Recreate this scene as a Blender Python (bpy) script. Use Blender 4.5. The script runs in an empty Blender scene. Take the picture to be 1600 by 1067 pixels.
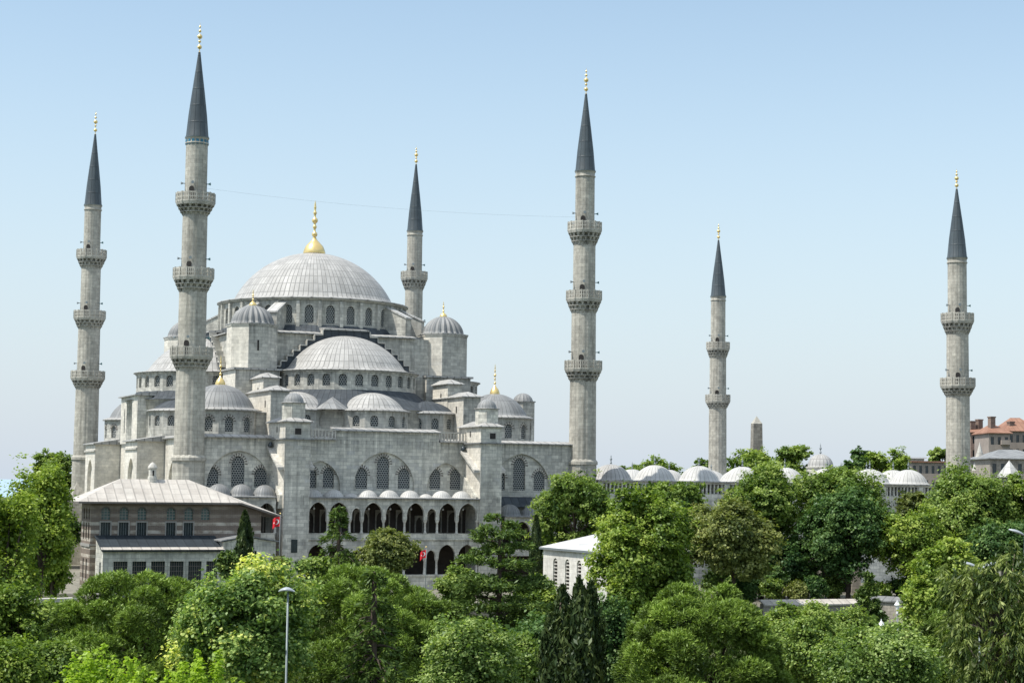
import bpy, math, random
import numpy as np
from mathutils import Vector, Matrix
from mathutils.geometry import delaunay_2d_cdt
PI = math.pi
random.seed(7)
COL = bpy.context.scene.collection
scene = bpy.context.scene

# ------------------------------------------------------------------ camera
F_PX, PITCH, ROLL, YAW = 2900.0, math.radians(4.39), math.radians(0.76), 0.40442
CAM = np.array([-49.9, -210.16, 14.0])
UX, UY = math.cos(YAW), math.sin(YAW)
cam_d = bpy.data.cameras.new('camera')
cam = bpy.data.objects.new('camera', cam_d)
COL.objects.link(cam)
cam_d.sensor_width = 36.0
cam_d.lens = F_PX / 1600 * 36.0
cam_d.clip_start = 1.0
cam_d.clip_end = 60000
cam.matrix_world = (Matrix.Translation(Vector(CAM)) @ Matrix.Rotation(-YAW, 4, 'Z') @
                    Matrix.Rotation(PI / 2 + PITCH, 4, 'X') @ Matrix.Rotation(ROLL, 4, 'Z'))
scene.camera = cam


def at(px, py, D):
    """world point seen at photo pixel (px, py), D metres ahead (survey helper)"""
    dx, dy = px - 800, py - 533.5
    c, s = math.cos(ROLL), math.sin(ROLL)
    x, y = (c * dx + s * dy) / F_PX, (-s * dx + c * dy) / F_PX
    fy = math.cos(PITCH) + y * math.sin(PITCH)
    fz = math.sin(PITCH) - y * math.cos(PITCH)
    x, fz = x / fy * D, fz / fy * D
    return Vector((CAM[0] + x * UX + D * UY, CAM[1] - x * UY + D * UX, CAM[2] + fz))


# ------------------------------------------------------------------ node helpers
class NT:
    def __init__(s, name):
        s.m = bpy.data.materials.new(name)
        s.m.use_nodes = True
        s.t = s.m.node_tree
        s.t.nodes.clear()
        s.out = s.n('ShaderNodeOutputMaterial')

    def n(s, typ, **kw):
        nd = s.t.nodes.new(typ)
        for k, v in kw.items():
            setattr(nd, k, v)
        return nd

    def l(s, a, b):
        s.t.links.new(a, b)

    def set(s, sock, v):
        if hasattr(v, 'links'):
            s.l(v, sock)
        else:
            sock.default_value = v

    def math(s, op, a, b=0.0, c=0.0, clamp=False):
        nd = s.n('ShaderNodeMath', operation=op, use_clamp=clamp)
        s.set(nd.inputs[0], a)
        s.set(nd.inputs[1], b)
        if op in ('MULTIPLY_ADD', 'SMOOTH_MIN'):
            s.set(nd.inputs[2], c)
        return nd.outputs[0]

    def mix(s, f, a, b, mode='MIX'):
        nd = s.n('ShaderNodeMix', data_type='RGBA', blend_type=mode)
        s.set(nd.inputs[0], f)
        s.set(nd.inputs[6], rgb(a))
        s.set(nd.inputs[7], rgb(b))
        return nd.outputs[2]

    def noise(s, vec, scale, detail=4, rough=0.55):
        nd = s.n('ShaderNodeTexNoise')
        nd.inputs['Scale'].default_value = scale
        nd.inputs['Detail'].default_value = detail
        nd.inputs['Roughness'].default_value = rough
        if vec is not None:
            s.l(vec, nd.inputs['Vector'])
        return nd.outputs['Fac']

    def ramp(s, v, a, b, c0=0.0, c1=1.0):
        nd = s.n('ShaderNodeMapRange', clamp=True)
        s.set(nd.inputs[0], v)
        for i, q in enumerate((a, b, c0, c1)):
            nd.inputs[i + 1].default_value = q
        return nd.outputs[0]

    def scale(s, vec, xyz):
        nd = s.n('ShaderNodeMapping')
        s.l(vec, nd.inputs[0])
        nd.inputs['Scale'].default_value = xyz
        return nd.outputs[0]

    def pos(s):
        return s.n('ShaderNodeNewGeometry').outputs['Position']

    def uv(s):
        return s.n('ShaderNodeUVMap').outputs[0]

    def bsdf(s, color, rough=0.8, metal=0.0, spec=0.3, bump=None, bs=0.3, bd=0.05):
        p = s.n('ShaderNodeBsdfPrincipled')
        s.set(p.inputs['Base Color'], rgb(color))
        s.set(p.inputs['Roughness'], rough)
        p.inputs['Metallic'].default_value = metal
        p.inputs['Specular IOR Level'].default_value = spec
        if bump is not None:
            b = s.n('ShaderNodeBump')
            b.inputs['Strength'].default_value = bs
            b.inputs['Distance'].default_value = bd
            s.l(bump, b.inputs['Height'])
            s.l(b.outputs[0], p.inputs['Normal'])
        s.l(p.outputs[0], s.out.inputs[0])
        return s.m


def rgb(c):
    if isinstance(c, (tuple, list)) and len(c) == 3:
        return (c[0], c[1], c[2], 1.0)
    return c


def mat_stone(name, c1, c2, bw=0.95, rh=0.42, dirt=0.55, dark=(0.09, 0.095, 0.09), patch=0.5, mortar=0.72, sx=0.9, bands=()):
    s = NT(name)
    uv, pos = s.uv(), s.pos()
    br = s.n('ShaderNodeTexBrick')
    s.l(uv, br.inputs['Vector'])
    br.inputs['Scale'].default_value = 1.0
    br.inputs['Brick Width'].default_value = bw
    br.inputs['Row Height'].default_value = rh
    br.inputs['Mortar Size'].default_value = 0.018
    br.inputs['Mortar Smooth'].default_value = 0.4
    br.inputs['Bias'].default_value = 0.0
    br.inputs['Color1'].default_value = rgb(c1)
    br.inputs['Color2'].default_value = rgb(c2)
    br.inputs['Mortar'].default_value = rgb([q * mortar for q in c2])
    col = br.outputs['Color']
    big = s.ramp(s.noise(pos, 0.16, 5, 0.6), 0.3, 0.7, 0.80, 1.12)
    col = s.mix(1.0, col, big_c(s, big), 'MULTIPLY')
    # odd replaced blocks, lighter
    br2 = s.n('ShaderNodeTexBrick')
    s.l(uv, br2.inputs['Vector'])
    br2.inputs['Scale'].default_value = 1.0
    br2.inputs['Brick Width'].default_value = bw
    br2.inputs['Row Height'].default_value = rh
    br2.inputs['Mortar Size'].default_value = 0.0
    br2.inputs['Color1'].default_value = (0, 0, 0, 1)
    br2.inputs['Color2'].default_value = (1, 1, 1, 1)
    br2.inputs['Bias'].default_value = -0.25
    light = s.ramp(br2.outputs['Color'], 0.55, 0.95, 0.0, patch)
    light = s.math('MULTIPLY', light, s.ramp(s.noise(pos, 0.22, 3), 0.42, 0.62))
    col = s.mix(light, col, [min(0.8, q * 1.35) for q in c1])
    streak = s.noise(s.scale(pos, (sx, sx, 0.09)), 1.0, 6, 0.65)
    st = s.ramp(streak, 0.50, 0.74, 0.0, dirt)
    blot = s.ramp(s.noise(pos, 0.5, 6, 0.7), 0.55, 0.78, 0.0, dirt * 0.8)
    d = s.math('MAXIMUM', st, blot)
    if bands:   # rain streaks that start under cornices and ledges
        zz = s.n('ShaderNodeSeparateXYZ')
        s.l(pos, zz.inputs[0])
        run = s.ramp(s.noise(s.scale(pos, (2.4, 2.4, 0.05)), 1.0, 5, 0.7), 0.42, 0.68, 0.0, 1.0)
        for zt, dep in bands:
            b = s.math('MULTIPLY', s.ramp(zz.outputs[2], zt - dep, zt, 0.0, 0.75), s.math('LESS_THAN', zz.outputs[2], zt + .03))
            d = s.math('MAXIMUM', d, s.math('MULTIPLY', b, run))
    col = s.mix(d, col, dark)
    fine = s.ramp(s.noise(pos, 1.5, 5, 0.7), 0.28, 0.72, 0.74, 1.18)
    col = s.mix(1.0, col, big_c(s, fine), 'MULTIPLY')
    return s.bsdf(col, 0.9, 0, 0.15, bump=s.math('ADD', br.outputs['Fac'], s.noise(pos, 2.5, 5)), bs=0.35, bd=-0.05)


def big_c(s, v):
    nd = s.n('ShaderNodeCombineColor')
    for i in range(3):
        s.l(v, nd.inputs[i])
    return nd.outputs[0]


def mat_lead(name, c1, c2, seam=0.35, rough=0.55, sw=0.06):
    s = NT(name)
    uv, pos = s.uv(), s.pos()
    sep = s.n('ShaderNodeSeparateXYZ')
    s.l(uv, sep.inputs[0])
    u, v = sep.outputs[0], sep.outputs[1]
    fu = s.math('ABSOLUTE', s.math('SUBTRACT', s.math('FRACT', u), 0.5))
    fv = s.math('ABSOLUTE', s.math('SUBTRACT', s.math('FRACT', v), 0.5))
    su = s.ramp(fu, 0.5 - sw * 2, 0.5, 0, 1)
    sv = s.ramp(fv, 0.5 - sw * 0.9, 0.5, 0, 0.7)
    sm = s.math('MAXIMUM', su, sv)
    wn = s.n('ShaderNodeTexWhiteNoise', noise_dimensions='2D')
    cb = s.n('ShaderNodeCombineXYZ')
    s.l(s.math('FLOOR', u), cb.inputs[0])
    s.l(s.math('FLOOR', v), cb.inputs[1])
    s.l(cb.outputs[0], wn.inputs[0])
    col = s.mix(s.ramp(wn.outputs['Value'], 0, 1, 0.1, 0.9), c1, c2)
    col = s.mix(1.0, col, big_c(s, s.ramp(s.noise(pos, 0.45, 6, 0.7), 0.3, 0.7, 0.78, 1.13)), 'MULTIPLY')
    stk = s.ramp(s.noise(s.scale(uv, (1.5, 0.12, 1)), 1.0, 5, 0.7), 0.5, 0.75, 0, 0.45)
    col = s.mix(stk, col, [q * 0.6 for q in c1])
    col = s.mix(s.math('MULTIPLY', sm, seam), col, [q * 0.35 for q in c1])
    return s.bsdf(col, rough, 0.0, 0.35, bump=sm, bs=0.5, bd=0.06)


def mat_plain(name, c, rough=0.7, metal=0.0, var=0.25, nscale=1.5, spec=0.3):
    s = NT(name)
    pos = s.pos()
    f = s.ramp(s.noise(pos, nscale, 5, 0.65), 0.25, 0.75, 1 - var, 1 + var)
    col = s.mix(1.0, c, big_c(s, f), 'MULTIPLY')
    return s.bsdf(col, rough, metal, spec)


def mat_grille(name, hole, web, sc=4.2):
    s = NT(name)
    uv = s.uv()
    sep = s.n('ShaderNodeSeparateXYZ')
    s.l(uv, sep.inputs[0])
    # staggered round holes
    v = s.math('MULTIPLY', sep.outputs[1], sc * 1.1547)
    row = s.math('FLOOR', v)
    off = s.math('MULTIPLY', s.math('FLOORED_MODULO', row, 2.0), 0.5)
    fx = s.math('SUBTRACT', s.math('FRACT', s.math('ADD', s.math('MULTIPLY', sep.outputs[0], sc), off)), 0.5)
    fy = s.math('SUBTRACT', s.math('FRACT', v), 0.5)
    d = s.math('SQRT', s.math('ADD', s.math('MULTIPLY', fx, fx), s.math('MULTIPLY', fy, fy)))
    k = s.ramp(d, 0.33, 0.43)
    col = s.mix(k, hole, web)
    return s.bsdf(col, 0.8, 0, 0.2, bump=k, bs=0.6, bd=0.04)


def mat_stripes(name):
    s = NT(name)
    uv, pos = s.uv(), s.pos()
    sep = s.n('ShaderNodeSeparateXYZ')
    s.l(uv, sep.inputs[0])
    z = sep.outputs[1]
    b = s.ramp(s.math('ABSOLUTE', s.math('SUBTRACT', s.math('FRACT', s.math('MULTIPLY', z, 1.18)), 0.5)), 0.29, 0.31)
    br = s.n('ShaderNodeTexBrick')
    s.l(uv, br.inputs['Vector'])
    br.inputs['Scale'].default_value = 1
    br.inputs['Brick Width'].default_value = 1.1
    br.inputs['Row Height'].default_value = 0.42
    br.inputs['Mortar Size'].default_value = 0.02
    br.inputs['Color1'].default_value = (0.40, 0.345, 0.28, 1)
    br.inputs['Color2'].default_value = (0.27, 0.215, 0.165, 1)
    br.inputs['Mortar'].default_value = (0.17, 0.14, 0.12, 1)
    thin = s.n('ShaderNodeTexBrick')
    s.l(uv, thin.inputs['Vector'])
    thin.inputs['Scale'].default_value = 1
    thin.inputs['Brick Width'].default_value = 0.5
    thin.inputs['Row Height'].default_value = 0.105
    thin.inputs['Mortar Size'].default_value = 0.02
    thin.inputs['Color1'].default_value = (0.22, 0.165, 0.125, 1)
    thin.inputs['Color2'].default_value = (0.165, 0.125, 0.10, 1)
    thin.inputs['Mortar'].default_value = (0.25, 0.22, 0.19, 1)
    low = s.ramp(z, 9.55, 9.75, 1, 0.3)
    stone = s.mix(s.ramp(s.noise(pos, 1.2, 3), 0.38, 0.6, 0, 0.75), br.outputs['Color'], (0.60, 0.55, 0.47))
    col = s.mix(s.math('MULTIPLY', b, low), thin.outputs['Color'], stone)
    col = s.mix(1.0, col, big_c(s, s.ramp(s.noise(pos, 0.4, 5), 0.3, 0.7, 0.75, 1.15)), 'MULTIPLY')
    return s.bsdf(col, 0.9, 0, 0.1)


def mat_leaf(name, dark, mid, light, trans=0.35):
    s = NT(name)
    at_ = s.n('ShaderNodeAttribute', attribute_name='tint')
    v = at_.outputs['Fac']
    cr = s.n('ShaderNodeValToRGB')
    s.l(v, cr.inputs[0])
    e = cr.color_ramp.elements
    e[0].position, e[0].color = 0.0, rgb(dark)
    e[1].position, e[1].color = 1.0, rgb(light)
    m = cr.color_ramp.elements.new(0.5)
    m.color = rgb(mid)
    d = s.n('ShaderNodeBsdfDiffuse')
    s.l(cr.outputs[0], d.inputs[0])
    t = s.n('ShaderNodeBsdfTranslucent')
    tc = s.mix(1.0, cr.outputs[0], (1.25, 1.35, 0.55), 'MULTIPLY')
    s.l(tc, t.inputs[0])
    mx = s.n('ShaderNodeMixShader')
    mx.inputs[0].default_value = trans
    s.l(d.outputs[0], mx.inputs[1])
    s.l(t.outputs[0], mx.inputs[2])
    g = s.n('ShaderNodeBsdfGlossy')
    g.inputs['Roughness'].default_value = 0.42
    g.inputs[0].default_value = (0.8, 0.9, 0.8, 1)
    mx2 = s.n('ShaderNodeMixShader')
    mx2.inputs[0].default_value = 0.018
    s.l(mx.outputs[0], mx2.inputs[1])
    s.l(g.outputs[0], mx2.inputs[2])
    s.l(mx2.outputs[0], s.out.inputs[0])
    return s.m


M = {}
M['stone'] = mat_stone('weathered_limestone', (0.74, 0.715, 0.625), (0.48, 0.47, 0.42), bands=((18.95, 3.2), (20.0, 1.6), (12.4, 2.2), (7.4, 2.0), (24.7, 2.0)), dirt=0.6, mortar=.75, patch=.7)
M['stone_hi'] = mat_stone('drum_limestone', (0.62, 0.60, 0.53), (0.42, 0.41, 0.37), bands=((37.5, 1.6), (33.4, 3.0), (27.75, 2.4), (22.5, 1.5), (24.7, 1.6)), dirt=0.7, patch=0.5, mortar=.8)
M['stone_min'] = mat_stone('minaret_limestone', (0.52, 0.495, 0.425), (0.40, 0.38, 0.33), bw=0.75, rh=0.45, dirt=0.75, patch=0.35, dark=(0.13, 0.125, 0.105), mortar=.8, sx=1.7)
M['stone_dirty'] = mat_stone('corbel_limestone', (0.50, 0.48, 0.42), (0.36, 0.345, 0.305), bw=0.5, rh=0.4, dirt=0.9, patch=0.2,
                             dark=(0.05, 0.05, 0.048))
M['stone_old'] = mat_stone('old_stone', (0.42, 0.38, 0.32), (0.30, 0.27, 0.235), bw=0.7, rh=0.35, dirt=0.5)
M['stone_white'] = mat_stone('pale_stone', (0.62, 0.595, 0.535), (0.52, 0.50, 0.45), dirt=0.35)
M['lead'] = mat_lead('weathered_lead', (0.365, 0.358, 0.338), (0.47, 0.46, 0.435), seam=0.9)
M['lead_mid'] = mat_lead('grey_lead', (0.20, 0.205, 0.205), (0.29, 0.295, 0.29), seam=0.6)
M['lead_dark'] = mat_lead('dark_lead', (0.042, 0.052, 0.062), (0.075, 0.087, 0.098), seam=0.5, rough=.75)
M['slate'] = mat_lead('spire_lead', (0.052, 0.068, 0.077), (0.088, 0.107, 0.117), seam=0.55, rough=0.5)
M['lead_pink'] = mat_lead('warm_lead', (0.46, 0.42, 0.37), (0.58, 0.54, 0.48), seam=0.5)
M['lead_white'] = mat_lead('bright_lead', (0.46, 0.455, 0.43), (0.56, 0.55, 0.52), seam=0.55)
M['lead_bright'] = mat_lead('pale_lead', (0.52, 0.52, 0.51), (0.60, 0.60, 0.59), seam=0.15)  # one even pale lead colour for the tomb roof
M['tomb'] = mat_stone('whitewashed_stone', (0.74, 0.715, 0.65), (0.66, 0.635, 0.58), dirt=0.22, mortar=.9)
M['stone_lit'] = mat_stone('painted_sunlit_limestone', (0.76, 0.715, 0.62), (0.64, 0.605, 0.53), dirt=0.3, mortar=.88, patch=.4)  # cleaner, paler limestone copy with sunlight painted into its colour
M['stone_bal'] = mat_stone('balcony_limestone', (0.56, 0.535, 0.465), (0.46, 0.44, 0.385), dirt=0.5, patch=.3)
M['lead_black'] = mat_lead('blackened_lead', (0.018, 0.026, 0.033), (0.032, 0.042, 0.05), seam=0.4, rough=0.85)
M['stone_dark'] = mat_stone('dark_rubble_stone', (0.34, 0.31, 0.265), (0.21, 0.19, 0.165), bw=0.9, rh=0.6, dirt=0.6)
M['gold'] = mat_plain('gilded_metal', (0.86, 0.64, 0.27), 0.3, 0.65, 0.12, 3)
M['grey_metal'] = mat_plain('grey_metal', (0.22, 0.25, 0.26), 0.5, 0.3, 0.1, 3)
M['grille'] = mat_grille('plaster_grille', (0.02, 0.028, 0.032), (0.30, 0.305, 0.29), 3.3)
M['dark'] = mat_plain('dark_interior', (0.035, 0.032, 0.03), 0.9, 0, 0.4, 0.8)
M['brown_in'] = mat_plain('shaded_plaster', (0.062, 0.05, 0.042), 0.95, 0, 0.45, 0.7)  # interior shade painted into the dark brown
M['glass'] = mat_plain('dark_window_glass', (0.03, 0.04, 0.045), 0.15, 0, 0.3, 2, 0.6)
M['glass_g'] = mat_plain('green_window_glass', (0.10, 0.15, 0.14), 0.2, 0, 0.3, 4, 0.6)
M['frame'] = mat_plain('stone_frame', (0.30, 0.285, 0.26), 0.85, 0, 0.2, 3)
M['vous_d'] = mat_plain('red_grey_voussoir', (0.17, 0.15, 0.135), 0.9, 0, 0.2, 3)
M['teal'] = mat_plain('teal_metal', (0.08, 0.2, 0.2), 0.5, 0, 0.2, 3)
M['tile'] = mat_plain('turquoise_tile', (0.035, 0.16, 0.24), 0.35, 0, 0.2, 3)
M['stripes'] = mat_stripes('banded_brick_and_stone')
M['bark'] = mat_plain('bark', (0.085, 0.065, 0.05), 0.95, 0, 0.4, 3)
M['bark_pale'] = mat_plain('pale_bark', (0.24, 0.20, 0.15), 0.95, 0, 0.4, 3)
M['red'] = mat_plain('red_cloth', (0.60, 0.018, 0.028), 0.7, 0, 0.08, 2)
M['white'] = mat_plain('white_paint', (0.78, 0.78, 0.78), 0.45, 0, 0.05, 2)
M['lamp_grey'] = mat_plain('galvanised_steel', (0.20, 0.235, 0.24), 0.5, 0.3, 0.12, 3)
M['lamp_head'] = mat_plain('lamp_head_paint', (0.36, 0.39, 0.41), 0.4, 0.1, 0.12, 3)
M['brick'] = mat_stone('town_brick', (0.30, 0.22, 0.18), (0.23, 0.17, 0.14), bw=0.6, rh=0.25, dirt=0.2, patch=0.0)
M['render'] = mat_plain('town_plaster', (0.31, 0.265, 0.23), 0.9, 0, 0.2, 0.6)
M['rooftile'] = mat_lead('orange_roof_tile', (0.26, 0.13, 0.085), (0.34, 0.19, 0.13), seam=0.4, rough=0.85)


# ------------------------------------------------------------------ mesh builder
class MB:
    def __init__(s):
        s.v, s.f, s.uv, s.sm, s.mi = [], [], [], [], []

    def face(s, pts, mi=0, uv=None, smooth=False):
        k = len(s.v)
        s.v += [tuple(p) for p in pts]
        s.f.append(list(range(k, k + len(pts))))
        s.uv.append(uv)
        s.sm.append(smooth)
        s.mi.append(mi)

    def box(s, x0, x1, y0, y1, z0, z1, mi=0, top=None):
        P = lambda x, y, z: (x, y, z)
        a, b, c, d = P(x0, y0, z0), P(x1, y0, z0), P(x1, y1, z0), P(x0, y1, z0)
        e, f, g, h = P(x0, y0, z1), P(x1, y0, z1), P(x1, y1, z1), P(x0, y1, z1)
        for q in ((a, b, f, e), (b, c, g, f), (c, d, h, g), (d, a, e, h), (d, c, b, a)):
            s.face(q, mi)
        s.face((e, f, g, h), mi if top is None else top)
        return s

    def hexa(s, lo, hi, mi=0, top=None, bottom=True):
        """lo, hi: equal length rings of points (counter-clockwise seen from above)"""
        n = len(lo)
        for i in range(n):
            j = (i + 1) % n
            s.face((lo[i], lo[j], hi[j], hi[i]), mi)
        s.face(hi, mi if top is None else top)
        if bottom:
            s.face(lo[::-1], mi)
        return s

    def prism(s, poly, z0, z1, mi=0, top=None):
        return s.hexa([(x, y, z0) for x, y in poly], [(x, y, z1) for x, y in poly], mi, top)

    def hip(s, poly, z0, apex, mi=0):
        """pyramid roof on a polygon, apex a list of one or two points"""
        n = len(poly)
        ring = [Vector((x, y, z0)) for x, y in poly]
        ap = [Vector(a) for a in apex]
        near = [min(ap, key=lambda a: (a - r).length) for r in ring]
        for i in range(n):
            j = (i + 1) % n
            if near[i] is near[j]:
                s.face((ring[i], ring[j], near[i]), mi)
            else:
                s.face((ring[i], ring[j], near[j], near[i]), mi)
        s.face(ring[::-1], mi)
        return s

    def lathe(s, cx, cy, prof, n=32, a0=0.0, a1=2 * PI, mi=0, smooth=True, us=None, vs=1.0, flute=None, flat=False):
        """prof: [(r, z)] from bottom to top.  us: u per radian"""
        full = abs(a1 - a0 - 2 * PI) < 1e-6
        cols = n + 1
        L = [0.0]
        for i in range(1, len(prof)):
            L.append(L[-1] + math.hypot(prof[i][0] - prof[i - 1][0], prof[i][1] - prof[i - 1][1]))
        rmax = max(p[0] for p in prof)
        if us is None:
            us = rmax
        k = len(s.v)
        for i, (r, z) in enumerate(prof):
            for j in range(cols):
                a = a0 + (a1 - a0) * j / n
                rr = r
                if flute:
                    rr = r * (1 + flute[1] * (abs(math.cos(a * flute[0] / 2)) - 0.6))
                s.v.append((cx + rr * math.cos(a), cy + rr * math.sin(a), z))
        for i in range(len(prof) - 1):
            for j in range(n):
                a = a0 + (a1 - a0) * j / n
                b = a0 + (a1 - a0) * (j + 1) / n
                q = [k + i * cols + j, k + i * cols + j + 1, k + (i + 1) * cols + j + 1, k + (i + 1) * cols + j]
                uv = [(a * us, L[i] * vs), (b * us, L[i] * vs), (b * us, L[i + 1] * vs), (a * us, L[i + 1] * vs)]
                if flat:
                    uv = [(x, y) for x, y in uv]
                if prof[i][0] < 1e-6:
                    q, uv = q[1:], uv[1:]
                    q = [k + i * cols + j, q[1], q[2]]
                    uv = [uv[0], uv[1], uv[2]]
                elif prof[i + 1][0] < 1e-6:
                    q, uv = q[:3], uv[:3]
                s.f.append(q)
                s.uv.append(uv)
                s.sm.append(smooth)
                s.mi.append(mi)
        return s

    def tube(s, pts, radii, n=8, mi=0, smooth=True):
        pts = [Vector(p) for p in pts]
        if not isinstance(radii, (list, tuple)):
            radii = [radii] * len(pts)
        k = len(s.v)
        L = 0.0
        for i, p in enumerate(pts):
            d = (pts[min(i + 1, len(pts) - 1)] - pts[max(i - 1, 0)]).normalized()
            a = d.orthogonal().normalized() if abs(d.z) < 0.9 else d.cross(Vector((0, 1, 0))).normalized()
            if abs(d.z) < 0.9:
                a = d.cross(Vector((0, 0, 1))).normalized()
            b = d.cross(a)
            for j in range(n):
                t = 2 * PI * j / n
                s.v.append(tuple(p + (a * math.cos(t) + b * math.sin(t)) * radii[i]))
        for i in range(len(pts) - 1):
            for j in range(n):
                j2 = (j + 1) % n
                s.f.append([k + i * n + j, k + i * n + j2, k + (i + 1) * n + j2, k + (i + 1) * n + j])
                s.uv.append(None)
                s.sm.append(smooth)
                s.mi.append(mi)
        for ring, rev in ((0, True), (len(pts) - 1, False)):
            q = [k + ring * n + j for j in range(n)]
            s.f.append(q[::-1] if rev else q)
            s.uv.append(None)
            s.sm.append(False)
            s.mi.append(mi)
        return s

    def ball(s, c, r, n=10, mi=0, sz=1.0):
        prof = [(max(0.0, r * math.sin(PI * i / n)), c[2] - r * sz * math.cos(PI * i / n)) for i in range(n + 1)]
        prof[0] = (0.0, prof[0][1])
        prof[-1] = (0.0, prof[-1][1])
        return s.lathe(c[0], c[1], prof, n + 2, mi=mi)

    def slab(s, fr, outer, holes, th, mi=0, back=True):
        """flat wall in frame fr with holes; fr = (origin xy, tangent xy, inward xy)"""
        loops = [outer] + holes
        vs, ed, k = [], [], 0
        for lp in loops:
            n = len(lp)
            vs += [Vector((p[0], p[1])) for p in lp]
            ed += [(k + i, k + (i + 1) % n) for i in range(n)]
            k += n
        r = delaunay_2d_cdt(vs, ed, [], 0, 1e-5)
        V, Fc = r[0], r[2]
        for f in Fc:
            c = sum((V[i] for i in f), Vector((0, 0))) / len(f)
            if not inside(c, outer) or any(inside(c, h) for h in holes):
                continue
            a = sum(V[f[i]].x * V[f[(i + 1) % len(f)]].y - V[f[(i + 1) % len(f)]].x * V[f[i]].y for i in range(len(f)))
            f = list(f) if a > 0 else list(f)[::-1]
            s.face([fp(fr, V[i].x, V[i].y, 0) for i in f], mi, [(V[i].x, V[i].y) for i in f])
            if back:
                s.face([fp(fr, V[i].x, V[i].y, th) for i in f[::-1]], mi, [(V[i].x, V[i].y) for i in f[::-1]])
        for li, lp in enumerate(loops):
            n = len(lp)
            area = sum(lp[i][0] * lp[(i + 1) % n][1] - lp[(i + 1) % n][0] * lp[i][1] for i in range(n))
            for i in range(n):
                p, q = lp[i], lp[(i + 1) % n]
                if (area > 0) != (li == 0):
                    p, q = q, p
                s.face([fp(fr, p[0], p[1], 0), fp(fr, p[0], p[1], th), fp(fr, q[0], q[1], th), fp(fr, q[0], q[1], 0)], mi)
        return s

    def poly(s, fr, pts, depth, mi=0):
        n = len(pts)
        a = sum(pts[i][0] * pts[(i + 1) % n][1] - pts[(i + 1) % n][0] * pts[i][1] for i in range(n))
        if a < 0:
            pts = pts[::-1]
        s.face([fp(fr, x, z, depth) for x, z in pts], mi, [(x, z) for x, z in pts])
        return s

    def xf(s, fn):
        s.v = [fn(p) for p in s.v]
        return s

    def add(s, o):
        k = len(s.v)
        s.v += o.v
        s.f += [[i + k for i in f] for f in o.f]
        s.uv += o.uv
        s.sm += o.sm
        s.mi += o.mi
        return s

    def build(s, name, mats, parent=None, origin=None):
        if not isinstance(mats, (list, tuple)):
            mats = [mats]
        o = Vector(origin) if origin is not None else (root_loc(parent) if parent else Vector((0, 0, 0)))
        me = bpy.data.meshes.new(name)
        me.from_pydata([(p[0] - o.x, p[1] - o.y, p[2] - o.z) for p in s.v], [], s.f)
        for m in mats:
            me.materials.append(m)
        uvl = me.uv_layers.new(name='UVMap')
        data = np.zeros((len(me.loops), 2), dtype=np.float32)
        co = s.v
        for p, uv in zip(me.polygons, s.uv):
            ls = p.loop_start
            if uv is None:
                n = p.normal
                if abs(n.z) > 0.95:
                    for i, vi in enumerate(p.vertices):
                        data[ls + i] = (co[vi][0], co[vi][1])
                else:
                    t = Vector((-n.y, n.x, 0)).normalized()
                    b = n.cross(t)
                    for i, vi in enumerate(p.vertices):
                        q = co[vi]
                        data[ls + i] = (q[0] * t.x + q[1] * t.y, q[0] * b.x + q[1] * b.y + q[2] * b.z)
            else:
                for i in range(p.loop_total):
                    data[ls + i] = uv[i]
        uvl.data.foreach_set('uv', data.ravel())
        me.polygons.foreach_set('use_smooth', s.sm)
        me.polygons.foreach_set('material_index', s.mi)
        me.update()
        ob = bpy.data.objects.new(name, me)
        COL.objects.link(ob)
        if parent is not None:
            ob.parent = parent
        if origin is not None and parent is None:
            ob.location = o
        return ob


def paint_sunlit(mb):
    """second material slot for side-facing walls: stone with sunlight painted into its colour"""
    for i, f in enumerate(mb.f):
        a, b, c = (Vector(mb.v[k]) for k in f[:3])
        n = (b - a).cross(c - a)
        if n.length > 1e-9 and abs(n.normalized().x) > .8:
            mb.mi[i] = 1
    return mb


def fp(fr, x, z, d):
    (ox, oy), (tx, ty), (nx, ny) = fr
    return (ox + tx * x + nx * d, oy + ty * x + ny * d, z)


def inside(c, poly):
    x, y, r = c[0], c[1], False
    n = len(poly)
    for i in range(n):
        x0, y0 = poly[i]
        x1, y1 = poly[(i + 1) % n]
        if (y0 > y) != (y1 > y) and x < (x1 - x0) * (y - y0) / (y1 - y0) + x0:
            r = not r
    return r


def root_loc(o):
    while o.parent:
        o = o.parent
    return o.location.copy()


def tag(o, label=None, cat=None, group=None, kind=None):
    if label: o['label'] = label
    if cat: o['category'] = cat
    if group: o['group'] = group
    if kind: o['kind'] = kind
    return o


def thing(name, label, cat, loc=(0, 0, 0), group=None):
    o = bpy.data.objects.new(name, None)
    o.empty_display_size = 0.5
    COL.objects.link(o)
    o.location = loc
    return tag(o, label, cat, group)


def copy_tree(o, loc, label=None, parent=None):
    c = o.copy()
    COL.objects.link(c)
    if parent is None:
        c.location = loc
        if label: c['label'] = label
    else:
        c.parent = parent
    for ch in list(o.children):
        copy_tree(ch, None, None, c)
    return c


def arch(xc, w, z0, zs, zt, n=7):
    """pointed-arch outline, counter-clockwise"""
    h = zt - zs
    hw = w / 2
    c = max(0.0, (h * h - hw * hw) / w)
    R = hw + c
    pts = [(xc - hw, z0), (xc + hw, z0)]
    tm = math.acos(min(1, max(-1, c / R)))
    for i in range(n + 1):
        t = tm * i / n
        k = h / (R * math.sin(tm))
        pts.append((xc - c + R * math.cos(t), zs + R * math.sin(t) * k))
    for i in range(n - 1, -1, -1):
        t = tm * i / n
        pts.append((xc + c - R * math.cos(t), zs + R * math.sin(t) * k))
    return pts


def grow(pts, xc, zc, k):
    return [(xc + (x - xc) * k, zc + (z - zc) * k) for x, z in pts]


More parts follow.
